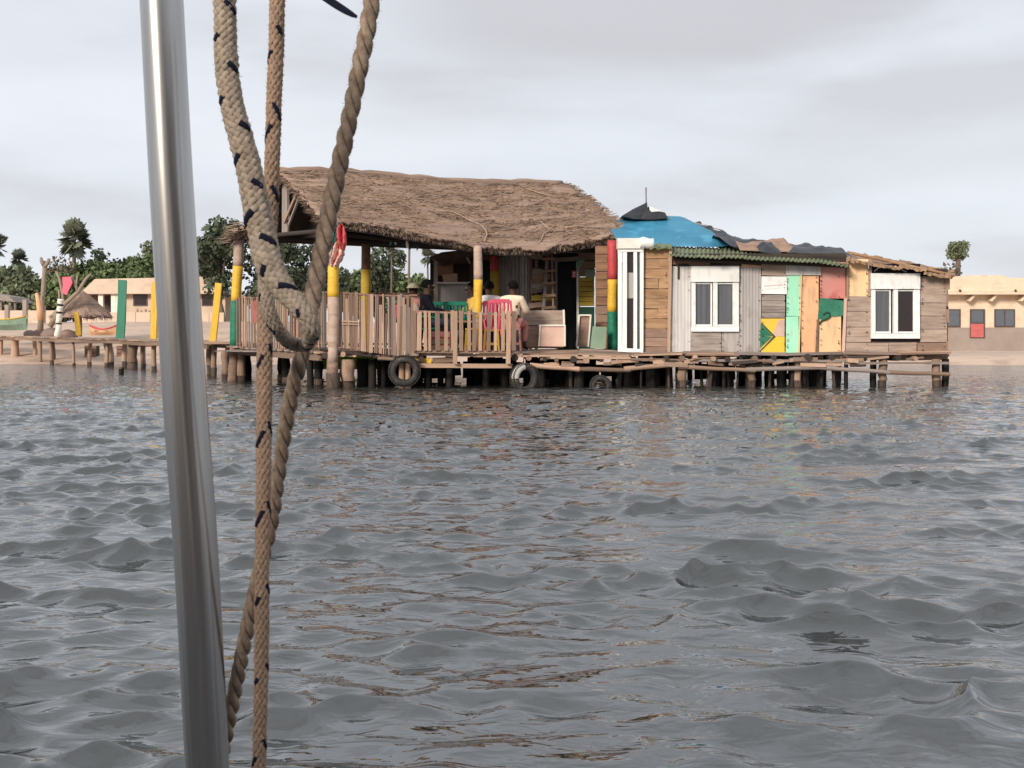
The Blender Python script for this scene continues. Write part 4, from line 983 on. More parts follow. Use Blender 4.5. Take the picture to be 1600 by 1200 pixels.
# ladder and shelf of scrap
ld = thing('wooden_ladder', W(850, 545, 27.6), 'rough wooden ladder leaning beside the dark doorway', 'ladder')
log('rail', W(846, 540, 27.5), W(856, 384, 28.2), .09, 'wood_grey', ld); log('rail', W(866, 540, 27.5), W(862, 386, 28.2), .06, 'wood_mid', ld)
for i in range(7): y = 405 + i * 19; plank('rung', W(848, y, 27.9 - i * .05), W(868, y - 1, 27.9 - i * .05), .06, .04, 'wood_mid', ld, (0, 0, 1))
pk = thing('scrap_rack', W(838, 545, 27.9), 'rack of scrap boards and battens left of the ladder', 'rack')
for i, (x0, x1, y, m) in enumerate(((830, 848, 400, 'wood_grey'), (832, 852, 424, 'wood_grey'), (828, 850, 440, 'wood_mid'), (828, 847, 455, 'wood_mid'), (826, 850, 478, 'wood_pale'), (830, 862, 466, 'yellow_wood'), (832, 860, 432, 'wood_mid'), (830, 858, 448, 'wood_grey'))):
    plank('batten', W(x0, y, 28.1), W(x1, y + rnd.uniform(-3, 3), 28.1), .12, .05, m, pk, (0, 0, 1))
for x in (829, 838): plank('upright', W(x, 545, 28.2), W(x, 392, 28.2), .07, .05, 'wood_mid', pk, (1, 0, 0))

def box_thing(name, x0, y0, x1, y1, D, dep, m, label, cat, parts=()):
    r = thing(name, W((x0 + x1) / 2, y1, D + dep / 2), label, cat)
    b = MB(); a, c = W(x0, y1, D), W(x1, y0, D); b.box((a.x, D, a.z), (c.x, D + dep, c.z)); b.build('body', M[m], r)
    return r
cab = box_thing('low_cabinet', 816, 487, 880, 544, 26.1, .5, 'board_brown', 'wide brown wooden cabinet standing open on the deck', 'cabinet')
wbox('top_panel', 814, 485, 881, 508, 26.05, .045, 'board_taupe', cab); plank('edge_strip', W(881.5, 510, 26.03), W(880.5, 484, 26.03), .04, .05, 'cream_white', cab, (1, 0, 0))
rect('lower_door', 818, 509.5, 843, 542, 26.06, .03, 'board_brown', cab)
lp = thing('leaning_panel', W(863, 541, 25.9), 'pale plywood panel leaning against the brown cabinet', 'panel')
slab('sheet', [(842, 541), (882, 541.5), (882, 508), (844, 508)], 25.9, .025, 'pink_pale', lp); plank('edging', W(842, 508.5, 25.88), W(883, 508.5, 25.88), .035, .03, 'cream_white', lp, (0, 0, 1)); plank('edging', W(882.5, 541, 25.88), W(882.5, 508, 25.88), .035, .03, 'cream_white', lp, (1, 0, 0)); plank('edging', W(842, 541, 25.88), W(844, 508, 25.88), .03, .03, 'cream_white', lp, (1, 0, 0))
pf = thing('framed_board', W(912, 542, 26.8), 'narrow white framed board leaning below the yellow slats', 'frame')
slab('backing', [(902, 541), (919, 541), (922, 493), (906, 493)], 26.8, .03, 'board_brown', pf)
for a, c in (((901, 542), (905, 492)), ((919, 542), (923, 492)), ((905, 492.5), (923, 492.5))): plank('frame_bar', W(a[0], a[1], 26.76), W(c[0], c[1], 26.76), .035, .04, 'cream_white', pf, (1, 0, .2) if a[0] != 905 else (0, 0, 1))
mp_ = thing('mint_board', W(935, 544, 26.5), 'greyish mint board leaning on the wall by the green post foot', 'board'); slab('sheet', [(922, 544), (946, 545), (948, 511), (926, 510)], 26.5, .03, 'mint_dull', mp_)

# ================================================================== MAIN HUTS
hut = thing('patchwork_hut', W(1180, 556, 25), 'long hut clad in coloured scrap panels with a white shuttered window', 'hut')
D = 25.0
# patio door
pd = thing('glass_door_unit', W(985, 550, 24.95), 'tall narrow white sliding door with a shutter box on top', 'door')
for a, c, w_ in (((968.5, 549), (968.5, 389), .075), ((1002.5, 549), (1002.5, 389), .07), ((992.5, 548), (992.5, 392), .07), ((975.5, 548), (976, 392), .09)):
    plank('frame_bar', W(a[0], a[1], 24.93), W(c[0], c[1], 24.93), w_, .07, 'white', pd, (1, 0, 0))
plank('frame_bar', W(966, 391, 24.92), W(1004, 391, 24.92), .07, .075, 'white', pd, (0, 0, 1)); plank('frame_bar', W(966, 546.5, 24.92), W(1004, 548.5, 24.92), .075, .075, 'white', pd, (0, 0, 1))
slab('pane', [(979, 546), (1000, 547), (1000, 393), (979, 393)], 24.99, .02, 'pane_dark', pd); slab('pane', [(993.5, 546), (1001, 547), (1001, 393), (993.5, 393)], 24.96, .015, 'pane', pd)
slab('glass_reflection', [(980, 466), (989.5, 466), (989.5, 426), (980, 426)], 24.975, .01, 'sheet_grey', pd); log('roller', W(1000, 379.5, 24.82), W(1021, 379.5, 24.82), .215, 'white', pd)  # the small grey slab paints a reflection in the door glass
for y in (375, 380.5, 385.5): plank('shutter_slat', W(965, y, 24.86), W(1004, y, 24.86), .07, .05, 'cream_white', pd, (0, 0, 1))
b = MB(); b.box(tuple(W(965, 388, 24.9)), (W(1003, 388, 24.9).x, 25.2, W(965, 372, 24.9).z)); b.build('shutter_box', M['cream_white'], pd)
# wooden board bay
boards(1005, 389, 1045, 514, 8, D - .02, 'wood_ochre', hut, j=1.2, split=.55, thk=.04)
boards(1005, 514, 1043, 556, 3, D - .02, 'board_brown', hut, j=1.0)
plank('corner_batten', W(1044.5, 557, D - .06), W(1047.5, 390, D - .06), .06, .05, 'wood_pale', hut, (1, 0, 0)); plank('corner_batten', W(1004.6, 553, D - .05), W(1004.6, 389, D - .05), .03, .04, 'wood_pale', hut, (1, 0, 0))
def corr_panel(x0, y0, x1, y1, m, n, DD=D, nm='corrugated_sheet', amp=.0032): return corrugated(nm, W(x0, y1, DD), W(x1, y1, DD) - W(x0, y1, DD), W(x0, y0, DD) - W(x0, y1, DD), n, amp, m, hut)
corr_panel(1047, 416, 1079, 557, 'sheet_pale', 6)
corr_panel(1155, 417, 1189, 560, 'sheet_grey', 7)
rect('plank_panel', 1079, 518, 1127, 556, D, .03, 'board_grey', hut, .6); rect('plank_panel', 1128, 518, 1155, 558, D + .01, .03, 'sheet_grey', hut, .5)
rect('wall_panel', 1078, 412, 1157, 520, D + .07, .03, 'board_grey', hut)
boards(1048, 400, 1158, 414, 2, D - .01, ['wood_brown', 'wood_dark', 'board_brown'], hut, j=1.5, split=.9)
boards(1158, 404, 1192, 418, 2, D - .01, ['orange', 'wood_brown'], hut, j=1.0)
rect('dark_vent', 1057, 412, 1076, 416, D - .03, .02, 'black', hut); plank('hanging_latch', W(1060, 436, D - .04), W(1060, 414, D - .04), .03, .02, 'wood_dark', hut, (1, 0, 0))
rect('scrap_panel', 1190, 410, 1230, 431, D, .03, 'board_taupe', hut, .8); rect('scrap_panel', 1190, 404, 1215, 411, D - .01, .03, 'wood_brown', hut, .8)
sg = rect('paper_sign', 1190, 432, 1229.5, 459.5, D - .03, .012, 'white', hut, .4)
boards(1190, 461, 1227, 497, 4, D, 'board_grey', hut, j=.4, gap=.35)
rect('yellow_panel', 1188, 498, 1226, 556, D, .03, 'yellow_panel', hut, .5)
slab('green_triangle', [(1187.3, 544), (1188, 523), (1206, 526.5)], D - .012, .008, 'green_sea', hut); slab('green_triangle', [(1187.8, 523), (1188.5, 506), (1207, 525.5)], D - .012, .008, 'green', hut)
slab('pale_triangle', [(1207, 525), (1226, 526), (1226, 500), (1216, 500)], D - .009, .005, 'pink_pale', hut)
slab('edge_line', [(1186.5, 549), (1188, 549), (1212, 526), (1190, 504), (1189, 506), (1208, 526)], D - .016, .004, 'green_dark', hut)
rect('mint_panel', 1229, 429, 1252, 494, D, .03, 'mint', hut, .5); rect('mint_panel', 1228, 494.5, 1248, 557, D, .03, 'mint', hut, .5)
plank('batten', W(1248, 558, D - .02), W(1252, 430, D - .02), .025, .03, 'peach', hut, (1, 0, 0))
rect('orange_panel', 1252, 431, 1279, 560, D + .005, .03, 'orange', hut, .5)
rect('cap_board', 1228, 413, 1283, 430, D - .03, .03, 'sheet_pale', hut, .5)
rect('red_washed_panel', 1281, 410, 1321, 466, D + .01, .03, 'pinkred', hut, .6)
slab('green_panel', [(1277, 508), (1280, 498), (1288, 500), (1295, 494), (1304, 495), (1318, 493), (1318, 470), (1281, 465)], D - .015, .02, 'green_sea', hut)
b = MB(); b.tube([W(x, y, D - .03) for x, y in ((1280, 506), (1284, 501), (1291, 499), (1297, 495), (1296, 489), (1291, 488), (1286, 492))], .018, 6); b.build('cable_coil', M['green_dark'], hut, True)
rect('peach_panel', 1280, 492, 1314, 561, D + .005, .03, 'peach', hut, .5)
plank('batten', W(1275.5, 561, D - .02), W(1278, 500, D - .02), .04, .03, 'wood_mid', hut, (1, 0, 0)); plank('batten', W(1317, 561, D - .03), W(1321, 466, D - .03), .055, .04, 'pink_pale', hut, (1, 0, 0))
wbox('inner_wall', 1046, 396, 1322, 557, D + .12, .05, 'wood_dark', hut)
# side and rear walls so the hut is a room
for x in (1006, 1318): p = W(x, 557, D); b = MB(); b.box((p.x - .03, D + .18, .7), (p.x + .03, D + 4, 2.55)); b.build('side_wall', M['wood_dark'], hut)
b = MB(); b.box((W(1006, 0, D).x, D + 4, .7), (W(1480, 0, D).x, D + 4.06, 2.5)); b.build('rear_wall', M['wood_dark'], hut)
# faint writing on the white sign (illegible scribble lines in the photograph)
b = MB()
for y0, x0, x1, a in ((447, 1194, 1225, .9), (452, 1197, 1218, .45)):
    pts = [(x0 + i * .8, y0 - (x0 + i * .8 - x0) * .06 + a * math.sin(i * 1.9) + rnd.uniform(-.3, .3)) for i in range(int((x1 - x0) / .8))]
    b.tube([W(x, y, D - .033) for x, y in pts], .0035 if a > .5 else .0022, 4)
o = b.build('handwriting', M['pinkred'], sg)

nb_ = MB()
for i in range(330):
    x = rnd.choice((1049, 1077, 1081, 1125, 1129, 1153, 1157, 1187, 1192, 1226, 1231, 1250, 1254, 1276, 1283, 1311, 1327, 1355, 1364, 1436, 1442, 1476, 1008, 1041)) + rnd.uniform(-.6, .6); y = rnd.uniform(420, 555)
    if 1080 < x < 1156 and y < 520 or 1360 < x < 1438 and y < 530: continue
    c_ = W(x, y, D - .045); r_ = rnd.uniform(.0035, .006); nb_.box((c_.x - r_, c_.y - .004, c_.z - r_), (c_.x + r_, c_.y + .05, c_.z + r_))
o = nb_.build('nail_heads', M['wood_dark'], hut); o['kind'] = 'stuff'
def window_unit(x0, y0, x1, y1, D, label, panes, parent_label=None):
    r = thing('shutter_window', W((x0 + x1) / 2, y1, D), label, 'window', 'white windows with shutter boxes')
    xm = (x0 + x1) / 2; sx = (x1 - x0); ph = y0 + (y1 - y0) * .24
    def bar(nm, a, b_, c, d_, yy, t, parent=r): return wbox(nm, a, b_, c, d_, D + yy, t, 'white', parent)
    bar('shutter_box', x0, y0, x1, ph, -.10, .16)
    bar('frame_bar', x0 + .5, ph + .2, x0 + sx * .09, y1 - 8.2, -.06, .1); bar('frame_bar', x1 - sx * .13, ph + .2, x1 - .5, y1 - 8.2, -.06, .1); bar('sill', x0 + .2, y1 - 8, x1 - .2, y1, -.065, .11)
    for (a, c, m, q) in panes:
        s = wbox('pane', a + 1.2, ph + 3, c - 1.2, y1 - 10.5, D - .005, .015, m, r)
        bar('sash_bar', a, ph + 1.3, c, ph + 3.4, -.035 - q, .03, r); bar('sash_bar', a, y1 - 11, c, y1 - 8.4, -.035 - q, .03, r)
        bar('sash_bar', a, ph + 3.5, a + 2.2, y1 - 11.1, -.035 - q, .03, r); bar('sash_bar', c - 2.2, ph + 3.5, c, y1 - 11.1, -.035 - q, .03, r)
    bar('mullion', xm - 4.2 + 1, ph + .2, xm + 3.6, y1 - 8.2, -.07, .1)
    return r
window_unit(1080, 416, 1155, 518, D, 'white window with two grey panes in the grey metal wall', ((1085, 1112.5, 'pane', 0), (1116.5, 1147, 'pane', .01)))
window_unit(1361, 427, 1438, 529, D, 'white window with one dark open half in the brown end hut', ((1366, 1392, 'pane', 0), (1396, 1429, 'pane_dark', .01)))

eh = thing('end_hut', W(1400, 562, 25), 'brown board hut at the right end of the platform with a peach panel', 'hut')
rect('peach_panel', 1325, 405, 1357, 463, D, .03, 'peach', eh, .6)
plank('batten', W(1324, 468, D - .03), W(1324, 402, D - .03), .04, .04, 'wood_pale', eh, (1, 0, 0)); plank('batten', W(1359, 463, D - .03), W(1360, 408, D - .03), .05, .04, 'board_taupe', eh, (1, 0, 0))
boards(1321, 463, 1361, 535, 3, D, 'board_taupe', eh, j=.6, gap=.4)
boards(1438, 432, 1480, 535, 5, D, 'board_taupe', eh, j=.8, gap=.4)
for x0, x1, m in ((1319, 1388, 'board_taupe'), (1389, 1433, 'board_taupe'), (1434, 1481, 'board_brown')): rect('bottom_board', x0, 535.5, x1 - .4, 563, D - .01, .03, m, eh, .6)
rect('inner_wall', 1322, 420, 1481, 560, D + .08, .03, 'wood_dark', eh)
rect('top_gap', 1360, 412, 1438, 428, D + .05, .02, 'black', eh)
for a, c in (((1366, 424), (1378, 414)), ((1376, 417), (1402, 421)), ((1398, 416), (1416, 425))): plank('stick', W(*a, D - .01), W(*c, D - .01), .025, .02, 'sheet_pale', eh, (0, 0, 1))
for y in (440, 470, 492, 545): rect('edge_piece', 1478, y - 12, 1484 + rnd.uniform(-2, 2), y + 13, D - .02, .06, 'board_brown', eh, 1.5)
p = W(1480, 560, D); b = MB(); b.box((p.x - .05, D + .07, .7), (p.x, D + 4, 2.25)); b.build('side_wall', M['board_brown'], eh)
# tan roof of the end hut
def roof_sheet(name, pts, m, parent, thk=.05, nx=24, ny=6, rough=.03, seed=0):
    """pts: front-left, front-right, rear-right, rear-left world points"""
    a, b_, c, d_ = [Vector(p) for p in pts]; mb = MB(); vs = []; fs = []
    for j in range(ny + 1):
        for i in range(nx + 1):
            s, t = i / nx, j / ny; p = a.lerp(b_, s).lerp(d_.lerp(c, s), t)
            p = p + Vector((0, (rnd.uniform(-1, 1) * rough * 1.5 if j == 0 else 0), rough * 2 * noise.noise(Vector((s * 7 + seed, t * 4, seed))) + rough * noise.noise(Vector((s * 23, t * 9, seed + 5)))))
            vs.append(p)
    m_ = nx + 1
    for j in range(ny):
        for i in range(nx): fs.append((j * m_ + i, j * m_ + i + 1, (j + 1) * m_ + i + 1, (j + 1) * m_ + i))
    mb.add(vs, fs); o = mb.build(name, M[m], parent); md = o.modifiers.new('s', 'SOLIDIFY'); md.thickness = thk; md.offset = -1; return o
for k in range(4):
    xa, xb = 1324 + k * 40, 1366 + k * 40 + (3 if k == 3 else 0)
    ya, yb = 404 + (xa - 1324) * .17, 404 + (xb - 1324) * .165; 
    roof_sheet('roof_sheet', (W(xa, ya + 1, 24.7 - k * .01), W(xb, yb + 1, 24.7), W(xb + 2, 394 + (xb - 1324) * .205, 27), W(xa, 392 + (xa - 1324) * .205, 27)), 'tan_roof', eh, rough=.02, seed=k, nx=12)
for k in range(3): roof_sheet('rear_roof_sheet', (W(1324 + k * 55, 393 + k * 10, 27.03), W(1380 + k * 55, 402 + k * 10, 27.03), W(1380 + k * 50, 410 + k * 8, 29), W(1324 + k * 50, 402 + k * 9, 29)), 'tan_roof', eh, rough=.02, seed=k + 30, nx=10)
for k in range(5): log('roof_log', W(1330 + k * 30, 396 + k * 6.5, 25.0), W(1372 + k * 30, 404 + k * 6.6, 25.1), .06, 'wood_ochre', eh)
# green corrugated eave
for k in range(7):
    xa, xb = 1046 + k * 39.5, 1088 + k * 39.5; f = lambda x: 399 + (x - 1046) * .052 + max(0, x - 1290) * .12; g = lambda x: 384 + (x - 1046) * .035
    corrugated('green_roof_sheet', W(xa, f(xa) + rnd.uniform(-1, 1), 24.55), W(xb, f(xb) + rnd.uniform(-1, 1), 24.55) - W(xa, f(xa), 24.55), W(xa + 3, g(xa), 27) - W(xa, f(xa), 24.55), 6, .015, 'green_tin', hut, jag=.02)
for y0, y1, x0, x1 in ((404, 413, 1050, 1190), (409, 416, 1180, 1320)): log('eave_log', W(x0, y0, 24.85), W(x1, (y0 + y1) / 2 + 3, 24.85), .09, 'wood_dark', hut)
roof_sheet('rear_roof', (W(1006, 386, 27.02), W(1322, 394, 27.02), W(1322, 402, 29.3), W(1006, 392, 29.3)), 'green_tin', hut, seed=9)
roof_sheet('bay_roof', (W(1006, 388.5, 24.8), W(1050, 388.5, 24.8), W(1050, 385, 27), W(1006, 384, 27)), 'green_tin', hut, seed=4, nx=8)
# crumpled black tarpaulins and scraps on the roof
def tarp(name, pts, D, m, label, depth=1.6, seed=0, amp=.055, cat='tarpaulin', grp='black tarpaulins heaped on the hut roof'):
    """heap following an outline of top points (photo px) with a bottom line; spread in depth"""
    n = len(pts); mb = MB(); vs = []; fs = []; ny = 9; K = (n - 1) * 6
    for i in range(K + 1):
        q = i / 6; k = min(int(q), n - 2); f_ = q - k; x = pts[k][0] + (pts[k + 1][0] - pts[k][0]) * f_; yt = pts[k][1] + (pts[k + 1][1] - pts[k][1]) * f_; yb = pts[k][2] + (pts[k + 1][2] - pts[k][2]) * f_
        for j in range(ny + 1):
            v = j / ny; prof = math.sin(min(v * 1.35, 1) * math.pi / 2) if v < .74 else 1 - ((v - .74) / .26) ** 2 * .9
            Dd = D + depth * v; y = yb + (yt - yb) * prof
            p = W(x, y, D + depth * .5); p = Vector((p.x + amp * .3 * noise.noise(Vector((x * .1, v * 4, seed))), Dd, p.z + amp * noise.noise(Vector((x * .07, v * 3.5, seed))) * (.4 + prof)))
            vs.append(p)
    m_ = ny + 1
    for i in range(K):
        for j in range(ny): fs.append((i * m_ + j, (i + 1) * m_ + j, (i + 1) * m_ + j + 1, i * m_ + j + 1))
    mb.add(vs, fs); o = mb.build(name, M[m], None); tag(o, label, cat, grp); md = o.modifiers.new('s', 'SOLIDIFY'); md.thickness = .01; return o
b = MB(); ea, eb_ = W(1088, 352, 29.2), W(1152, 384, 26.6); pth = [ea.lerp(eb_, k / 24) + Vector((.05 * noise.noise(Vector((k * .5, 1, 0))), 0, .03 + .05 * noise.noise(Vector((k * .6, 5, 0))))) for k in range(25)]
b.tube(pth, [.05 + .09 * abs(noise.noise(Vector((k * .7, 9, 0)))) + .002 * k for k in range(25)], 9)
tag(b.build('black_tarpaulin', M['black_tarp'], None), 'rolled black tarpaulin running down the right edge of the blue roof', 'tarpaulin', 'black tarpaulins heaped on the hut roof')
tarp('black_tarpaulin', [(1118, 366, 376), (1135, 363, 388), (1155, 370, 393), (1200, 374, 396), (1212, 377, 396)], 25.9, 'black_tarp', 'crumpled black tarpaulin beside the blue roof', 1.2, 2)
tarp('brown_sacking', [(1150, 377, 393), (1170, 377, 394), (1196, 376, 395), (1225, 372, 396), (1236, 377, 396)], 25.7, 'board_brown', 'brown sacking lump between the black tarpaulins', .9, 3, cat='sacking', grp=None)
tarp('black_tarpaulin', [(1184, 386, 395), (1194, 379, 397), (1208, 378, 398), (1216, 388, 398)], 25.5, 'black_tarp', 'small black arched tarpaulin before the brown sacking', .6, 4)
tarp('black_tarpaulin', [(1216, 386, 397), (1235, 381, 399), (1262, 380, 401), (1295, 385, 403), (1318, 386, 405), (1328, 396, 408)], 25.6, 'black_tarp', 'long black tarpaulin at the right end above the green roof', 1.4, 5, .07)
# ROUND HUT with blue tarp
rh = thing('blue_roof_hut', W(1030, 556, 28.6), 'hut behind the door with a low pyramid roof covered in blue tarpaulin', 'hut')
apx = W(1008, 335, 29.0); ring = [W(948, 352, 28.0), W(962, 372, 27.2), W(1000, 386.5, 26.7), (W(1075, 386, 26.5)), W(1152, 384, 26.6), W(1160, 382, 28.2), W(1090, 356, 29.4), W(985, 352, 30.5)]
b = MB(); fs = []; vs = []; rn = 9
full = []
for i in range(len(ring)):
    a_, b2 = ring[i], ring[(i + 1) % len(ring)]
    for k in range(5): full.append(a_.lerp(b2, k / 5))
nn = len(full)
mid_ring = {}
for j in range(rn + 1):
    t = j / rn
    for i, p in enumerate(full):
        top = apx + Vector(((p.x - apx.x) * .42, (p.y - apx.y) * .25, -.10)); q = top.lerp(p, t); q.z += .01 * math.sin(math.pi * t) + .035 * noise.noise(Vector((q.x * 1.5, q.y * 1.5, t * 3)))
        vs.append(q)
for j in range(rn):
    for i in range(nn): fs.append((j * nn + i, (j + 1) * nn + i, (j + 1) * nn + (i + 1) % nn, j * nn + (i + 1) % nn))
b.add(vs, fs); b.add([apx + Vector((0, 0, -.02))] + [vs[i] for i in range(nn)], [(0, 1 + i, 1 + (i + 1) % nn) for i in range(nn)])
o = b.build('blue_roof_cover', M['blue_tarp'], rh, True)
for x0, y0, x1, y1 in ((1055, 345, 1108, 385), (1075, 352, 1103, 380)):
    b = MB(); b.tube([W(x0 + (x1 - x0) * k / 6, y0 + (y1 - y0) * k / 6 - .6, 28.2 - 1.35 * k / 6) for k in range(7)], .02, 5); b.build('fold', M['blue_tarp'], rh, True)
b = MB(); b.box((W(962, 0, 27.5).x, 27.3, .7), (W(1150, 0, 27.5).x, 30.8, 2.7)); b.build('walls', M['wood_dark'], rh)
kt = thing('black_roof_cap', W(1010, 342, 28.9), 'torn black plastic cap tied over the top of the blue roof', 'tarpaulin')
b = MB(); b.prism([W(x, y, 28.0) for x, y in ((972, 337), (990, 326), (1003, 320), (1011, 316), (1012, 325), (1018, 331), (1030, 330), (1039, 332), (1044, 341), (1020, 343), (990, 342))], (0, 1.2, 0)); o = b.build('plastic_sheet', M['black_tarp'], kt)
b = MB(); b.prism([W(x, y, 28.05) for x, y in ((1014, 322), (1024, 326), (1034, 330), (1030, 333), (1016, 331))], (0, .8, 0)); b.build('white_sheet', M['white'], kt)
log('mast', W(1009.5, 330, 28.5), W(1009.5, 293, 28.5), .035, 'wood_grey', kt)
b = MB(); b.tube([W(x, y, 28.4) for x, y in ((1044, 337), (1075, 345), (1110, 355), (1130, 360))], .012, 5); b.build('guy_cord', M['cord'], kt, True)
# ================================================================== TYRES
def tyre(px, py, D, R, label, yaw=0, white=False):
    c = W(px, py, D); root = thing('tyre_fender', c, label, 'tyre', 'old tyres hung as fenders'); b = MB(); n = 40; k = 12; r = R * .27; vs = []; fs = []
    for i in range(n):
        a = 2 * math.pi * i / n
        for j in range(k):
            t = 2 * math.pi * j / k; rr = (R - r) + math.cos(t) * r * (1.0 if math.cos(t) < .6 else .93); y = math.sin(t) * r * 1.1
            if math.cos(t) < -.55: rr += r * .25
            v = Vector((math.cos(a) * rr, y, math.sin(a) * rr)); v.rotate(Matrix.Rotation(yaw, 3, 'Z')); vs.append(c + v)
    for i in range(n):
        for j in range(k): fs.append((i * k + j, ((i + 1) % n) * k + j, ((i + 1) % n) * k + (j + 1) % k, i * k + (j + 1) % k))
    b.add(vs, fs, 0)
    if white: b.m = [1 if (11 <= (q // k) <= 19) else 0 for q in range(len(b.f))]
    b.build('tyre_body', [M['rubber'], M['rubber_white']], root, True)
    bt = MB()
    for i in range(n):
        a = 2 * math.pi * i / n
        for s in (-1, 1):
            v0 = Vector((math.cos(a) * R * .985, s * r * .45, math.sin(a) * R * .985)); v1 = Vector((math.cos(a + .1) * R * .985, s * r * .9, math.sin(a + .1) * R * .985))
            for v in (v0, v1): v.rotate(Matrix.Rotation(yaw, 3, 'Z'))
            bt.tube([c + v0, c + v1], .014, 4)
    o = bt.build('tread_blocks', M['rubber'], root); o['kind'] = 'stuff'
    lp_ = MB(); lp_.tube([c + Vector((0, 0, R * .75)), c + Vector((0, .1, R * 1.25))], .015, 5); lp_.build('hanging_rope', M['cord'], root)
    return root
tyre(632, 580, 24.0, .315, 'large black tyre hanging below the sagging railing', .15)
tyre(820, 591, 24.05, .30, 'tyre with a whitened left side under the low railing end', .55, True)
tyre(938, 603, 24.2, .21, 'small black tyre half under water right of the white marked one', .2)

# ================================================================== CHAIRS, TABLES
def chair(loc, yaw, m, label, grp, slats=5):
    root = thing('plastic_chair', loc, label, 'chair', grp); X = Matrix.Translation(Vector(loc)) @ Matrix.Rotation(yaw, 4, 'Z') @ Matrix.Scale(1.1, 4); T = lambda *p: X @ Vector(p)
    def P(nm, pts, off, mm=m): b = MB(); b.prism([T(*p) for p in pts], X.to_3x3() @ Vector(off)); b.build(nm, M[mm], root)
    P('seat', [(-.22, -.22, .42), (.22, -.22, .42), (.20, .2, .40), (-.20, .2, .40)], (0, 0, .03))
    for s in (-1, 1):
        for f in (-1, 1): b = MB(); b.tube([T(s * .20, f * .2, .42), T(s * .25, f * .26, 0)], [.028, .018], 6); b.build('leg', M[m], root)
        b = MB(); b.tube([T(s * .24, -.2, .62), T(s * .26, 0, .65), T(s * .23, .2, .66)], .022, 6); b.tube([T(s * .24, -.2, .62), T(s * .21, -.22, .43)], .02, 6); b.build('armrest', M[m], root)
        b = MB(); b.tube([T(s * .21, .2, .42), T(s * .22, .26, .7), T(s * .19, .31, .93)], .022, 6); b.build('back_frame', M[m], root)
    P('top_rail', [(-.2, .30, .89), (.2, .30, .89), (.17, .31, .96), (-.17, .31, .96)], (0, .025, 0))
    for i in range(slats): x = -.15 + .3 * i / (slats - 1); b = MB(); b.tube([T(x, .2, .43), T(x, .26, .66), T(x, .3, .90)], .022, 4); b.build('back_slat', M[m], root)
    return root
DZ = .72
def at(px, D): return (xw(px, D), D, DZ)
PI = math.pi
chair(at(764, 26.1), PI + .2, 'plastic_pink', 'pink plastic chair right of the yellow banded post', 'pink plastic chairs')

chair(at(778, 25.0), PI + .15, 'plastic_pink', 'empty pink plastic chair between the two light shirted people', 'pink plastic chairs')
chair(at(690, 26.6), PI, 'plastic_green', 'green plastic chair beside the man in black', 'green plastic chairs')
chair(at(713, 26.5), PI + .1, 'plastic_green', 'green plastic chair left of the yellow banded post', 'green plastic chairs')
chair(at(666, 25.65), PI / 2 + .2, 'plastic_green', 'green plastic chair under the man in black', 'green plastic chairs')
chair(at(738, 26.95), -PI / 2 + .3, 'plastic_green', 'green plastic chair under the person in yellow', 'green plastic chairs')
chair(at(646, 27.55), PI - .5, 'plastic_pink', 'pink plastic chair under the person in the pale hat', 'pink plastic chairs')
def stool(px, D, m, label, h=.46, w=.3):
    r = thing('stool', at(px, D), label, 'stool'); x, y, z = at(px, D); b = MB(); b.box((x - w / 2, y - w / 2, z + h - .035), (x + w / 2, y + w / 2, z + h)); b.build('seat', M[m], r)
    for sx in (-1, 1):
        for sy in (-1, 1): plank('leg', (x + sx * w * .5, y + sy * w * .5, z), (x + sx * w * .42, y + sy * w * .42, z + h - .035), .035, .035, m, r)
    for sx in (-1, 1): plank('stretcher', (x - w * .45, y + sx * w * .47, z + .15), (x + w * .45, y + sx * w * .47, z + .15), .05, .02, m, r, (0, 0, 1))
    return r
stool(738, 24.9, 'plastic_yellow', 'orange yellow stool behind the low railing left of the post', .47, .28); stool(768, 24.7, 'plastic_yellow', 'yellow stool behind the low railing in front of the pink chair', .44, .3)
tb = thing('low_table', at(722, 25.9), 'brown low table between the man in black and the person in yellow', 'table'); x, y, z = at(722, 25.9)
plank('table_top', (x - .5, y, z + .62), (x + .5, y, z + .62), .6, .04, 'wood_brown', tb, (0, 1, 0))
for sx in (-.42, .42):
    for sy in (-.22, .22): plank('leg', (x + sx, y + sy, z), (x + sx, y + sy, z + .6), .05, .05, 'wood_mid', tb)
stool(800, 25.36, 'pinkred', 'faded pink stool under the person in cream', .47, .36)
rb = thing('red_crate', at(688, 24.75), 'red and beige crate on the deck behind the low railing', 'crate'); x, y, z = at(688, 24.75)
for k in range(3): plank('slat', (x - .2, y - .15, z + .06 + k * .14), (x + .2, y - .15, z + .06 + k * .14), .11, .02, 'pinkred' if k == 2 else 'wood_pale', rb, (0, 0, 1))
b = MB(); b.box((x - .19, y - .135, z), (x + .19, y + .15, z + .4)); b.build('crate_box', M['red'], rb)

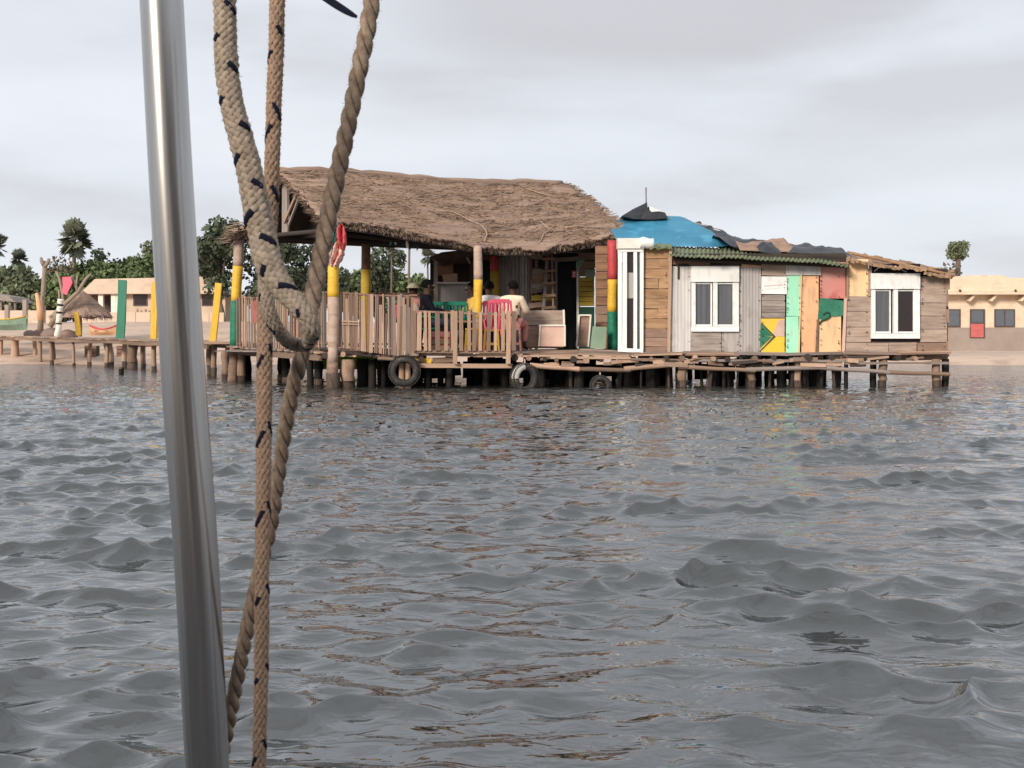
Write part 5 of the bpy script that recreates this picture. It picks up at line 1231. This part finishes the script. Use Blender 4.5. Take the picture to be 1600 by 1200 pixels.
# ================================================================== PEOPLE
def skin_mesh(name, verts, edges, radii, root=0, sub=1):
    me = bpy.data.meshes.new(name); me.from_pydata(verts, edges, []); o = bpy.data.objects.new(name, me); COL.objects.link(o)
    md = o.modifiers.new('skin', 'SKIN'); md.use_smooth_shade = True
    if not me.skin_vertices: me.skin_vertices.new()
    for i, r in enumerate(radii):
        v = me.skin_vertices[0].data[i]; v.radius = r if hasattr(r, '__len__') else (r, r); v.use_root = (i == root)
    s = o.modifiers.new('sub', 'SUBSURF'); s.levels = sub; s.render_levels = sub
    dg = bpy.context.evaluated_depsgraph_get(); ev = o.evaluated_get(dg); res = bpy.data.meshes.new_from_object(ev)
    bpy.data.objects.remove(o); bpy.data.meshes.remove(me); res.materials.clear(); return res
def person(px, D, yaw, label, shirt, pants, hat=None, reach=.5, headyaw=0, S=1.16, sleeves=True, dz=0):
    loc = Vector(at(px, D)) + Vector((0, 0, dz)); root = thing('person', loc, label, 'person'); X = Matrix.Translation(loc) @ Matrix.Rotation(yaw, 4, 'Z') @ Matrix.Scale(S, 4)
    # local: faces -Y, seat at z .45
    V = []; E = []; R = []
    def v(p, r, par=None):
        V.append(X @ Vector(p)); R.append((r[0] * S, r[1] * S) if hasattr(r, '__len__') else r * S)
        if par is not None: E.append((par, len(V) - 1))
        return len(V) - 1
    pel = v((0, .0, .55), (.15, .12)); ws = v((0, .02, .70), (.125, .10), pel); ch = v((0, .03, .90), (.12, .08), ws); nk = v((0, .01, 1.02), (.058, .058), ch); hb = v((0, -.02, 1.085), (.066, .076), nk); ht = v((0, -.02, 1.17), (.084, .10), hb); htt = v((0, -.015, 1.25), (.062, .072), ht)
    arms = []
    for s in (-1, 1):
        sh_ = v((s * .17, .03, .95), .048, ch); el = v((s * .25, -.06 - .05 * reach, .72), .045, sh_); wr = v((s * (.25 - .12 * reach), -.28 - .1 * reach, .68 + .06 * reach), .030, el); pm = v((s * (.24 - .14 * reach), -.35 - .1 * reach, .685 + .06 * reach), (.036, .018), wr)
        arms.append((sh_, el, wr))
        bx_, by_, bz_ = (s * (.24 - .14 * reach), -.35 - .1 * reach, .685 + .06 * reach)
        for f in range(4):
            fx = bx_ + (f - 1.5) * .019; L = (.062, .075, .07, .055)[f]; m1 = v((fx, by_ - .04, bz_ + .004), .0088, pm); m2 = v((fx, by_ - .04 - L * .6, bz_ - .008), .008, m1); v((fx, by_ - .04 - L * .85, bz_ - .03), .007, m2)
        t1 = v((bx_ - s * .04, by_ - .005, bz_), .010, wr); v((bx_ - s * .058, by_ - .035, bz_ - .008), .0085, t1)
    legs = []
    for s in (-1, 1):
        hp = v((s * .09, -.04, .51), .085, pel); kn = v((s * .12, -.44, .52), .060, hp); an = v((s * .12, -.42, .09), .038, kn); to = v((s * .13, -.58, .03), (.04, .025), an); legs.append((hp, kn, an, to))
    body = skin_mesh('body', V, E, R, pel)
    body.materials.append(M['skin']); inst('body', body, root)
    # shirt
    V0, R0_ = V, R
    V = []; E = []; R = []
    def v2(i, k, par=None, p=None, add=.014):
        V.append(p if p is not None else V0[i]); r = R0_[i]; r = r if hasattr(r, '__len__') else (r, r); R.append((r[0] * k + add, r[1] * k + add))
        if par is not None: E.append((par, len(V) - 1))
        return len(V) - 1
    a = v2(pel, 1.0, p=X @ Vector((0, .0, .52))); b1 = v2(ws, 1.08, a); c1 = v2(ch, 1.25, b1, add=.03); cc = v2(ch, 1.05, c1, p=X @ Vector((0, .02, .955)), add=.03); v2(nk, 1.15, cc, p=X @ Vector((0, .012, 1.03)))
    for sh_, el, wr in arms:
        q = v2(sh_, 1.25, cc, add=.02)
        if sleeves: e1 = v2(el, 1.2, q); v2(wr, 1.15, e1, p=V0[el].lerp(V0[wr], .85))
        else: v2(el, 1.3, q, p=V0[sh_].lerp(V0[el], .8))
    m = skin_mesh('shirt', V, E, R, a); m.materials.append(M[shirt]); inst('shirt', m, root)
    V = []; E = []; R = []
    a = v2(pel, .98, add=.008)
    for hp, kn, an, to in legs: h = v2(hp, 1.1, a); k = v2(kn, 1.15, h); v2(an, 1.25, k, p=V0[kn].lerp(V0[an], .85))
    m = skin_mesh('trousers', V, E, R, a); m.materials.append(M[pants]); inst('trousers', m, root)
    # head details
    HX = X @ Matrix.Translation((0, -.02, 1.17)) @ Matrix.Rotation(headyaw, 4, 'Z')
    def blob(nm, c, rad, m, par=root, sub=3, cut=None):
        bm = bmesh.new(); bmesh.ops.create_icosphere(bm, subdivisions=sub, radius=1)
        if cut: bmesh.ops.delete(bm, geom=[q for q in bm.verts if cut(q.co)], context='VERTS')
        for q in bm.verts: q.co = HX @ Vector((c[0] + q.co.x * rad[0], c[1] + q.co.y * rad[1], c[2] + q.co.z * rad[2]))
        me = bpy.data.meshes.new(nm); bm.to_mesh(me); bm.free(); me.materials.append(M[m]); me.polygons.foreach_set('use_smooth', [True] * len(me.polygons)); return inst(nm, me, par)
    if hat:
        blob('hair', (0, .01, .03), (.094, .108, .10), 'hair', cut=lambda c: c.z < -.5 or (c.y < -.55 and c.z < .45))
        h = blob('hat', (0, .0, .07), (.105, .12, .085), hat, cut=lambda c: c.z < -.1)
        b = MB(); b.tube([HX @ Vector((math.cos(i * PI / 12) * .12, math.sin(i * PI / 12) * .135, .055)) for i in range(25)], .022, 6); b.build('hat_brim', M[hat], h)
    else: blob('hair', (0, .012, .028), (.098, .112, .104), 'hair', cut=lambda c: c.z < -.55 or (c.y < -.5 and c.z < .4))
    blob('nose', (0, -.108, -.015), (.015, .022, .024), 'skin', sub=2); blob('mouth', (0, -.098, -.062), (.026, .012, .009), 'cloth_pink', sub=2)
    for s in (-1, 1): blob('eye', (s * .034, -.094, .018), (.013, .009, .008), 'white', sub=2); blob('ear', (s * .092, .01, -.005), (.012, .024, .034), 'skin', sub=2)
    return root
person(667, 25.6, PI / 2 + .2, 'seated man in a black shirt at the low railing, head turned right', 'cloth_black', 'cloth_jean', reach=.6, headyaw=.2)
person(646, 27.5, PI - .5, 'seated person in a faded pink shirt and pale hat behind the railing', 'cloth_pink', 'cloth_jean', hat='hat_cream')
person(738, 26.9, -PI / 2 + .3, 'seated person in a yellow shirt behind the yellow banded post', 'cloth_yellow', 'cloth_black', reach=1.0)
person(764, 26.1, PI + .2, 'seated person in a white shirt in the pink chair right of the post', 'cloth_white', 'cloth_jean')
person(801, 25.35, PI - .35 + .1, 'seated person in a cream shirt seen from behind at the railing end', 'cloth_cream', 'cloth_pink', headyaw=.6, dz=.0, S=1.13)
# ================================================================== HANGING THINGS
def cloth_strip(name, pts, D, m, label, cat='cloth', grp=None, w=.03):
    b = MB(); b.prism([W(x, y, D) for x, y in pts], (0, w, 0)); return tag(b.build(name, M[m], None), label, cat, grp)
def rag(rows, D, m, label, seed):
    b = MB(); vs = []; fs = []; n = (len(rows) - 1) * 5; nc = 8
    for i in range(n + 1):
        q = i / 5; k = min(int(q), len(rows) - 2); f_ = q - k; (y0, a0, b0), (y1, a1, b1) = rows[k], rows[k + 1]
        y = y0 + (y1 - y0) * f_; xa = a0 + (a1 - a0) * f_ + rnd.uniform(-.8, .8); xb = b0 + (b1 - b0) * f_ + rnd.uniform(-.8, .8)
        for c_ in range(nc + 1):
            v = c_ / nc; vs.append(W(xa + (xb - xa) * v, y + rnd.uniform(-.4, .4), D) + Vector((0, .09 * math.sin(v * 9 + seed + q * .8) + .06 * noise.noise(Vector((v * 3, q * 1.5, seed))), 0)))
    for i in range(n):
        for c_ in range(nc): fs.append((i * (nc + 1) + c_, i * (nc + 1) + c_ + 1, (i + 1) * (nc + 1) + c_ + 1, (i + 1) * (nc + 1) + c_))
    b.add(vs, fs); o = b.build('cloth_banner', M[m], None, True); md = o.modifiers.new('s', 'SOLIDIFY'); md.thickness = .006
    return tag(o, label, 'cloth', 'cloths tied to the front pole')
rag([(350, 523, 527), (365, 519, 526), (385, 518, 524), (402, 519, 521)], 23.98, 'bunting_teal', 'teal cloth strip tied beside the front pole', 1)
rag([(350, 530, 535), (358, 526, 539), (370, 527, 541), (380, 530, 541), (390, 533, 538)], 23.86, 'bunting_red', 'red cloth tied high on the front pole', 2)
rag([(378, 525, 533), (388, 521, 538), (398, 520, 537), (408, 517, 533), (417, 518, 526)], 23.92, 'rag_print', 'pale red printed rag at the top of the yellow band', 3)
for i, (x, y, m) in enumerate(((601, 368, 'bunting_red'), (610, 370, 'bunting_teal'), (617, 370, 'cloth_white'), (630, 374, 'black'), (636, 378, 'cloth_cream'), (640, 376, 'black'), (646, 379, 'black'), (652, 378, 'black'))):
    d0 = 25.2; cloth_strip('bunting_flag', [(x - 3, y - 4), (x + 3, y - 4), (x + 2, y + 7 + (i % 3) * 3), (x - 1, y + 10 + (i % 2) * 4)], d0, m, ['red pennant hanging leftmost under the eave', 'teal pennant next to the red one under the eave', 'white pennant under the eave', 'dark rag under the eave left of the cream one', 'cream rag hanging under the eave', 'dark rag just right of the cream one', 'dark rag second from the right under the eave', 'rightmost dark rag under the eave'][i], 'pennant', 'rags and pennants hanging under the eave')

# ================================================================== FOREGROUND: pole and ropes on the boat
def smooth_path(pts, n):
    """Catmull-Rom through (px, py, D, widthpx) -> world points and radii"""
    P_ = [np.array(p, float) for p in pts]; P_ = [2 * P_[0] - P_[1]] + P_ + [2 * P_[-1] - P_[-2]]; out_ = []
    for i in range(1, len(P_) - 2):
        for k in range(n):
            t = k / n; a, b_, c, d_ = P_[i - 1:i + 3]
            out_.append(.5 * ((2 * b_) + (-a + c) * t + (2 * a - 5 * b_ + 4 * c - d_) * t * t + (-a + 3 * b_ - 3 * c + d_) * t ** 3))
    out_.append(P_[-2]); pos = [W(q[0], q[1], q[2]) for q in out_]; rad = [q[3] / 2 / FPX * q[2] for q in out_]
    L = [0]
    for a, b_ in zip(pos, pos[1:]): L.append(L[-1] + (b_ - a).length)
    return pos, rad, L
def resample(pos, rad, L, step):
    out_p, out_r, s = [], [], 0; i = 0; S_ = []
    while s < L[-1]:
        while L[i + 1] < s: i += 1
        f_ = (s - L[i]) / max(L[i + 1] - L[i], 1e-9); out_p.append(pos[i].lerp(pos[i + 1], f_)); out_r.append(rad[i] + (rad[i + 1] - rad[i]) * f_); S_.append(s); s += step
    return out_p, out_r, S_
def frames(P_):
    fr = []; n = Vector((1, 0, 0))
    for i in range(len(P_)):
        t = (P_[min(i + 1, len(P_) - 1)] - P_[max(i - 1, 0)]).normalized(); n = (n - t * n.dot(t)).normalized(); fr.append((t, n, t.cross(n)))
    return fr
def strand_mesh(C, r, tans, normals, k=7, flat=.62):
    """tube whose section is flattened towards the rope axis"""
    b = MB(); vs = []; fs = []
    for i, c in enumerate(C):
        t = (C[min(i + 1, len(C) - 1)] - C[max(i - 1, 0)]).normalized(); nn_ = normals[i]; nn_ = (nn_ - t * nn_.dot(t)).normalized(); s = t.cross(nn_)
        for j in range(k):
            a = 2 * PI * j / k; vs.append(c + s * math.cos(a) * r[i] + nn_ * math.sin(a) * r[i] * flat)
    for i in range(len(C) - 1):
        for j in range(k): fs.append((i * k + j, i * k + (j + 1) % k, (i + 1) * k + (j + 1) % k, (i + 1) * k + j))
    b.add(vs, fs); b.add([vs[j] for j in range(k)], [tuple(range(k))]); return b
def braided(name, pts, label, N_=6, pitch=4.0, m='rope_beige', fleck=True, phase=0, seed=0, strand_k=1.0, fc=.5, fw=.62):
    pos, rad, L = smooth_path(pts, 14); P_, Rr_, S_ = resample(pos, rad, L, .0016); fr = frames(P_); root = thing(name, P_[len(P_) // 2], label, 'rope')
    om = 2 * PI / (pitch * 2 * np.mean(Rr_)); rr = random.Random(seed); ph = np.array(S_) * om
    core = MB(); core.tube([p for p in P_[::4]], [r * .72 for r in Rr_[::4]], 8); core.build('core', M[m], root, True)
    for d_ in (1, -1):
        for i in range(N_):
            C = []; r_ = []; nrm = []; flg = []; base_a = 2 * PI * i / N_ + phase
            for q in range(len(P_)):
                a = base_a + d_ * ph[q]; t, n1_, n2_ = fr[q]; nv = n1_ * math.cos(a) + n2_ * math.sin(a); w = Rr_[q] * .93 * (1 + .05 * math.sin(S_[q] * 190 + i) * math.sin(S_[q] * 71)); sr = PI * w / N_ * .62 * strand_k
                lift = d_ * w * .085 * math.cos(N_ * ph[q])
                if fleck and i == 0:      # the dark yarn surfaces for a short run on each turn
                    turn = int((a - PI / 2 + PI) // (2 * PI)); jt_ = math.sin(turn * 12.9 + d_ * 4 + seed); da = (a - PI / 2 - fc * d_ + PI - .45 * jt_) % (2 * PI) - PI; g_ = abs(da) < fw * (1 + .35 * math.sin(turn * 7.7 + seed)); flg.append(g_)
                    if g_: lift = max(lift, w * .13)
                C.append(P_[q] + nv * (w * .80 + lift)); r_.append(sr); nrm.append(nv)
            b = strand_mesh(C, r_, None, nrm)
            mats = [M[m]]
            if fleck and i == 0:
                mats.append(M['rope_navy']); k = 7; mm = []
                for q in range(len(P_) - 1): mm += [1 if flg[q] else 0] * k
                b.m[:len(mm)] = mm
            b.build('strand' if not (fleck and i == 0) else 'flecked_strand', mats, root, True)
    return root
# thick braided rope with an eye round the twisted rope
A_ = [(346, -70, .74, 38), (350, -20, .74, 38), (352, 40, .74, 38), (354, 95, .74, 40), (361, 155, .74, 40), (373, 205, .74, 42), (387, 255, .74, 44), (398, 310, .74, 46), (409, 365, .74, 48), (421, 415, .735, 49), (442, 450, .73, 42), (464, 475, .725, 36), (482, 500, .72, 32), (488, 522, .73, 27), (476, 538, .80, 25), (456, 536, .80, 24), (437, 519, .76, 24), (424, 496, .75, 25), (417, 472, .75, 25), (414, 450, .755, 24), (413, 420, .76, 20)]
braided('braided_rope', A_, 'thick beige braided rope with navy flecks looped round the twisted rope', 8, 2.7, 'rope_beige', seed=3, fc=.3, fw=.50, strand_k=1.05)
B_ = [(434, -70, .80, 26), (433, -20, .80, 26), (432, 60, .80, 26), (428, 160, .80, 26), (425, 260, .80, 26), (422, 340, .805, 26), (417, 420, .81, 27), (414, 500, .81, 27), (413, 580, .80, 27), (412, 700, .79, 26), (411, 800, .785, 25), (409, 900, .78, 25), (409, 1000, .78, 25), (407, 1100, .78, 24), (404, 1230, .78, 24), (402, 1290, .78, 24)]
braided('slim_braided_rope', B_, 'slim tan braided rope with navy flecks hanging straight down', 8, 4.8, 'rope_tan', seed=5, phase=.7, strand_k=1.1, fc=.8, fw=.5)
C_ = [(594, -80, .84, 29), (584, -20, .84, 29), (574, 45, .84, 29), (561, 110, .84, 29), (547, 180, .84, 29), (533, 245, .84, 30), (519, 310, .84, 30), (507, 370, .84, 31), (496, 425, .84, 31), (487, 475, .835, 30), (480, 515, .83, 27), (473, 550, .83, 25), (461, 595, .84, 27), (450, 645, .85, 26), (441, 700, .86, 25), (433, 760, .87, 24), (424, 820, .88, 24), (407, 885, .89, 24), (393, 950, .90, 25), (381, 1010, .91, 25), (370, 1065, .92, 25), (358, 1125, .93, 25), (345, 1190, .94, 25), (330, 1260, .95, 25)]
def laid(pts):
    pos, rad, L = smooth_path(pts, 14); P_, Rr_, S_ = resample(pos, rad, L, .0016); fr = frames(P_); root = thing('twisted_rope', P_[len(P_) // 2], 'rough three strand twisted brown rope slanting across the view', 'rope')
    om = 2 * PI / (6.6 * np.mean(Rr_))
    for i in range(3):
        C = []; r_ = []; nrm = []
        for q in range(len(P_)):
            a = 2 * PI * i / 3 - om * S_[q]; t, n1_, n2_ = fr[q]; nv = n1_ * math.cos(a) + n2_ * math.sin(a); C.append(P_[q] + nv * Rr_[q] * .51); r_.append(Rr_[q] * .48); nrm.append(nv)
        b = strand_mesh(C, r_, None, nrm, 12, .95); b.build('strand', M['rope_twist'], root, True)
laid(C_)
# hairs on the ropes
def fuzz(pts, n, m, seed, ropename):
    pos, rad, L = smooth_path(pts, 10); r = random.Random(seed); b = MB()
    for i in range(n):
        k = r.randrange(len(pos) - 1); p = pos[k]; a = r.uniform(0, 2 * PI); nv = Vector((math.cos(a), math.sin(a) * .6, r.uniform(-.4, .4))).normalized(); p0 = p + nv * rad[k] * .9; p1 = p0 + nv * r.uniform(.0008, .003) + Vector((0, 0, r.uniform(-.002, .002)))
        s = Vector((0, 0, .00014)); b.add([p0 - s, p0 + s, p1], [(0, 1, 2)])
    o = b.build('fibres', M[m], bpy.data.objects[ropename]); o['kind'] = 'stuff'
fuzz(A_, 900, 'rope_beige', 1, 'braided_rope'); fuzz(B_, 900, 'rope_tan', 2, 'slim_braided_rope'); fuzz(C_, 1500, 'rope_twist', 3, 'twisted_rope')
# steel pole
sp_ = thing('steel_pole', W(324, 1290, .9), 'shiny scratched stainless steel pole standing close on the left', 'pole')
path = [W(x, y, .9) for x, y in ((247, -120), (252.5, 0), (269, 320), (291, 640), (308, 870), (324.5, 1200), (329, 1300))]
pts_ = [(247, -120, .9, 66), (252.5, 0, .9, 66), (269.5, 320, .9, 67), (290, 640, .9, 68), (306.5, 870, .9, 68.5), (324, 1200, .9, 68), (329, 1300, .9, 68)]
pos, rad, L = smooth_path(pts_, 12); b = MB(); b.tube(pos, rad, 64); b.build('tube', M['steel'], sp_, True)
# narrow blue strap end at the top
stp = thing('navy_strap', W(540, 10, .8), 'dark navy strap end hanging at the top edge beside the twisted rope', 'strap')
b = MB(); vs = []; fs = []
sp2 = [(488, -22, 11), (505, -6, 11), (522, 6, 10.5), (538, 16, 9.5), (550, 23, 7), (558, 27, 3.5)]
for x, y, w_ in sp2:
    for s in (-1, 1): vs.append(W(x - s * w_ * .25, y + s * w_ * .5, .86))
for i in range(len(sp2) - 1): fs.append((i * 2, i * 2 + 1, i * 2 + 3, i * 2 + 2))
b.add(vs, fs); o = b.build('webbing', M['rope_navy'], stp); md = o.modifiers.new('s', 'SOLIDIFY'); md.thickness = .002
# unseen boat of pole and ropes; canopy and panels added for the steel's reflections
bt = thing('unseen_boat', (0, -1.0, .1), 'unseen grey boat with canopy and panels added to shape the steel pole reflections', 'boat')
b = MB(); n = 16; vs = []; fs = []
for i in range(n + 1):
    t = i / n; x = -3.2 + 6.4 * t; hw = 1.05 * math.sin(PI * (.08 + .84 * t)) ** .5
    for yy, zz in ((hw, .50), (hw * .8, .05), (0, -.25), (-hw * .8, .05), (-hw, .50), (-hw + .05, .50), (-hw * .75, .08), (0, -.2), (hw * .75, .08), (hw - .05, .50)): vs.append((x, yy - .1, zz))
for i in range(n):
    for k in range(10): fs.append((i * 10 + k, (i + 1) * 10 + k, (i + 1) * 10 + (k + 1) % 10, i * 10 + (k + 1) % 10))
fs += [tuple(range(10)), tuple(n * 10 + k for k in range(10))]
b.add(vs, fs); b.build('hull', M['boat_paint'], bt)
b = MB(); b.box((-2.6, -3.0, 1.75), (2.6, -1.3, 1.80)); b.build('canopy', M['boat_canopy'], bt)
for x0, x1, m_ in ((-3.0, -1.05, 'board_grey'), (-1.0, -.45, 'board_taupe'), (-.12, .06, 'board_brown'), (.1, 1.2, 'board_grey'), (1.4, 2.6, 'board_taupe')):
    b = MB(); b.box((x0, -1.75, .1), (x1, -1.70, 1.75)); b.build('reflection_panel', M[m_], bt)  # added panels, their gaps shape the streaks mirrored in the steel
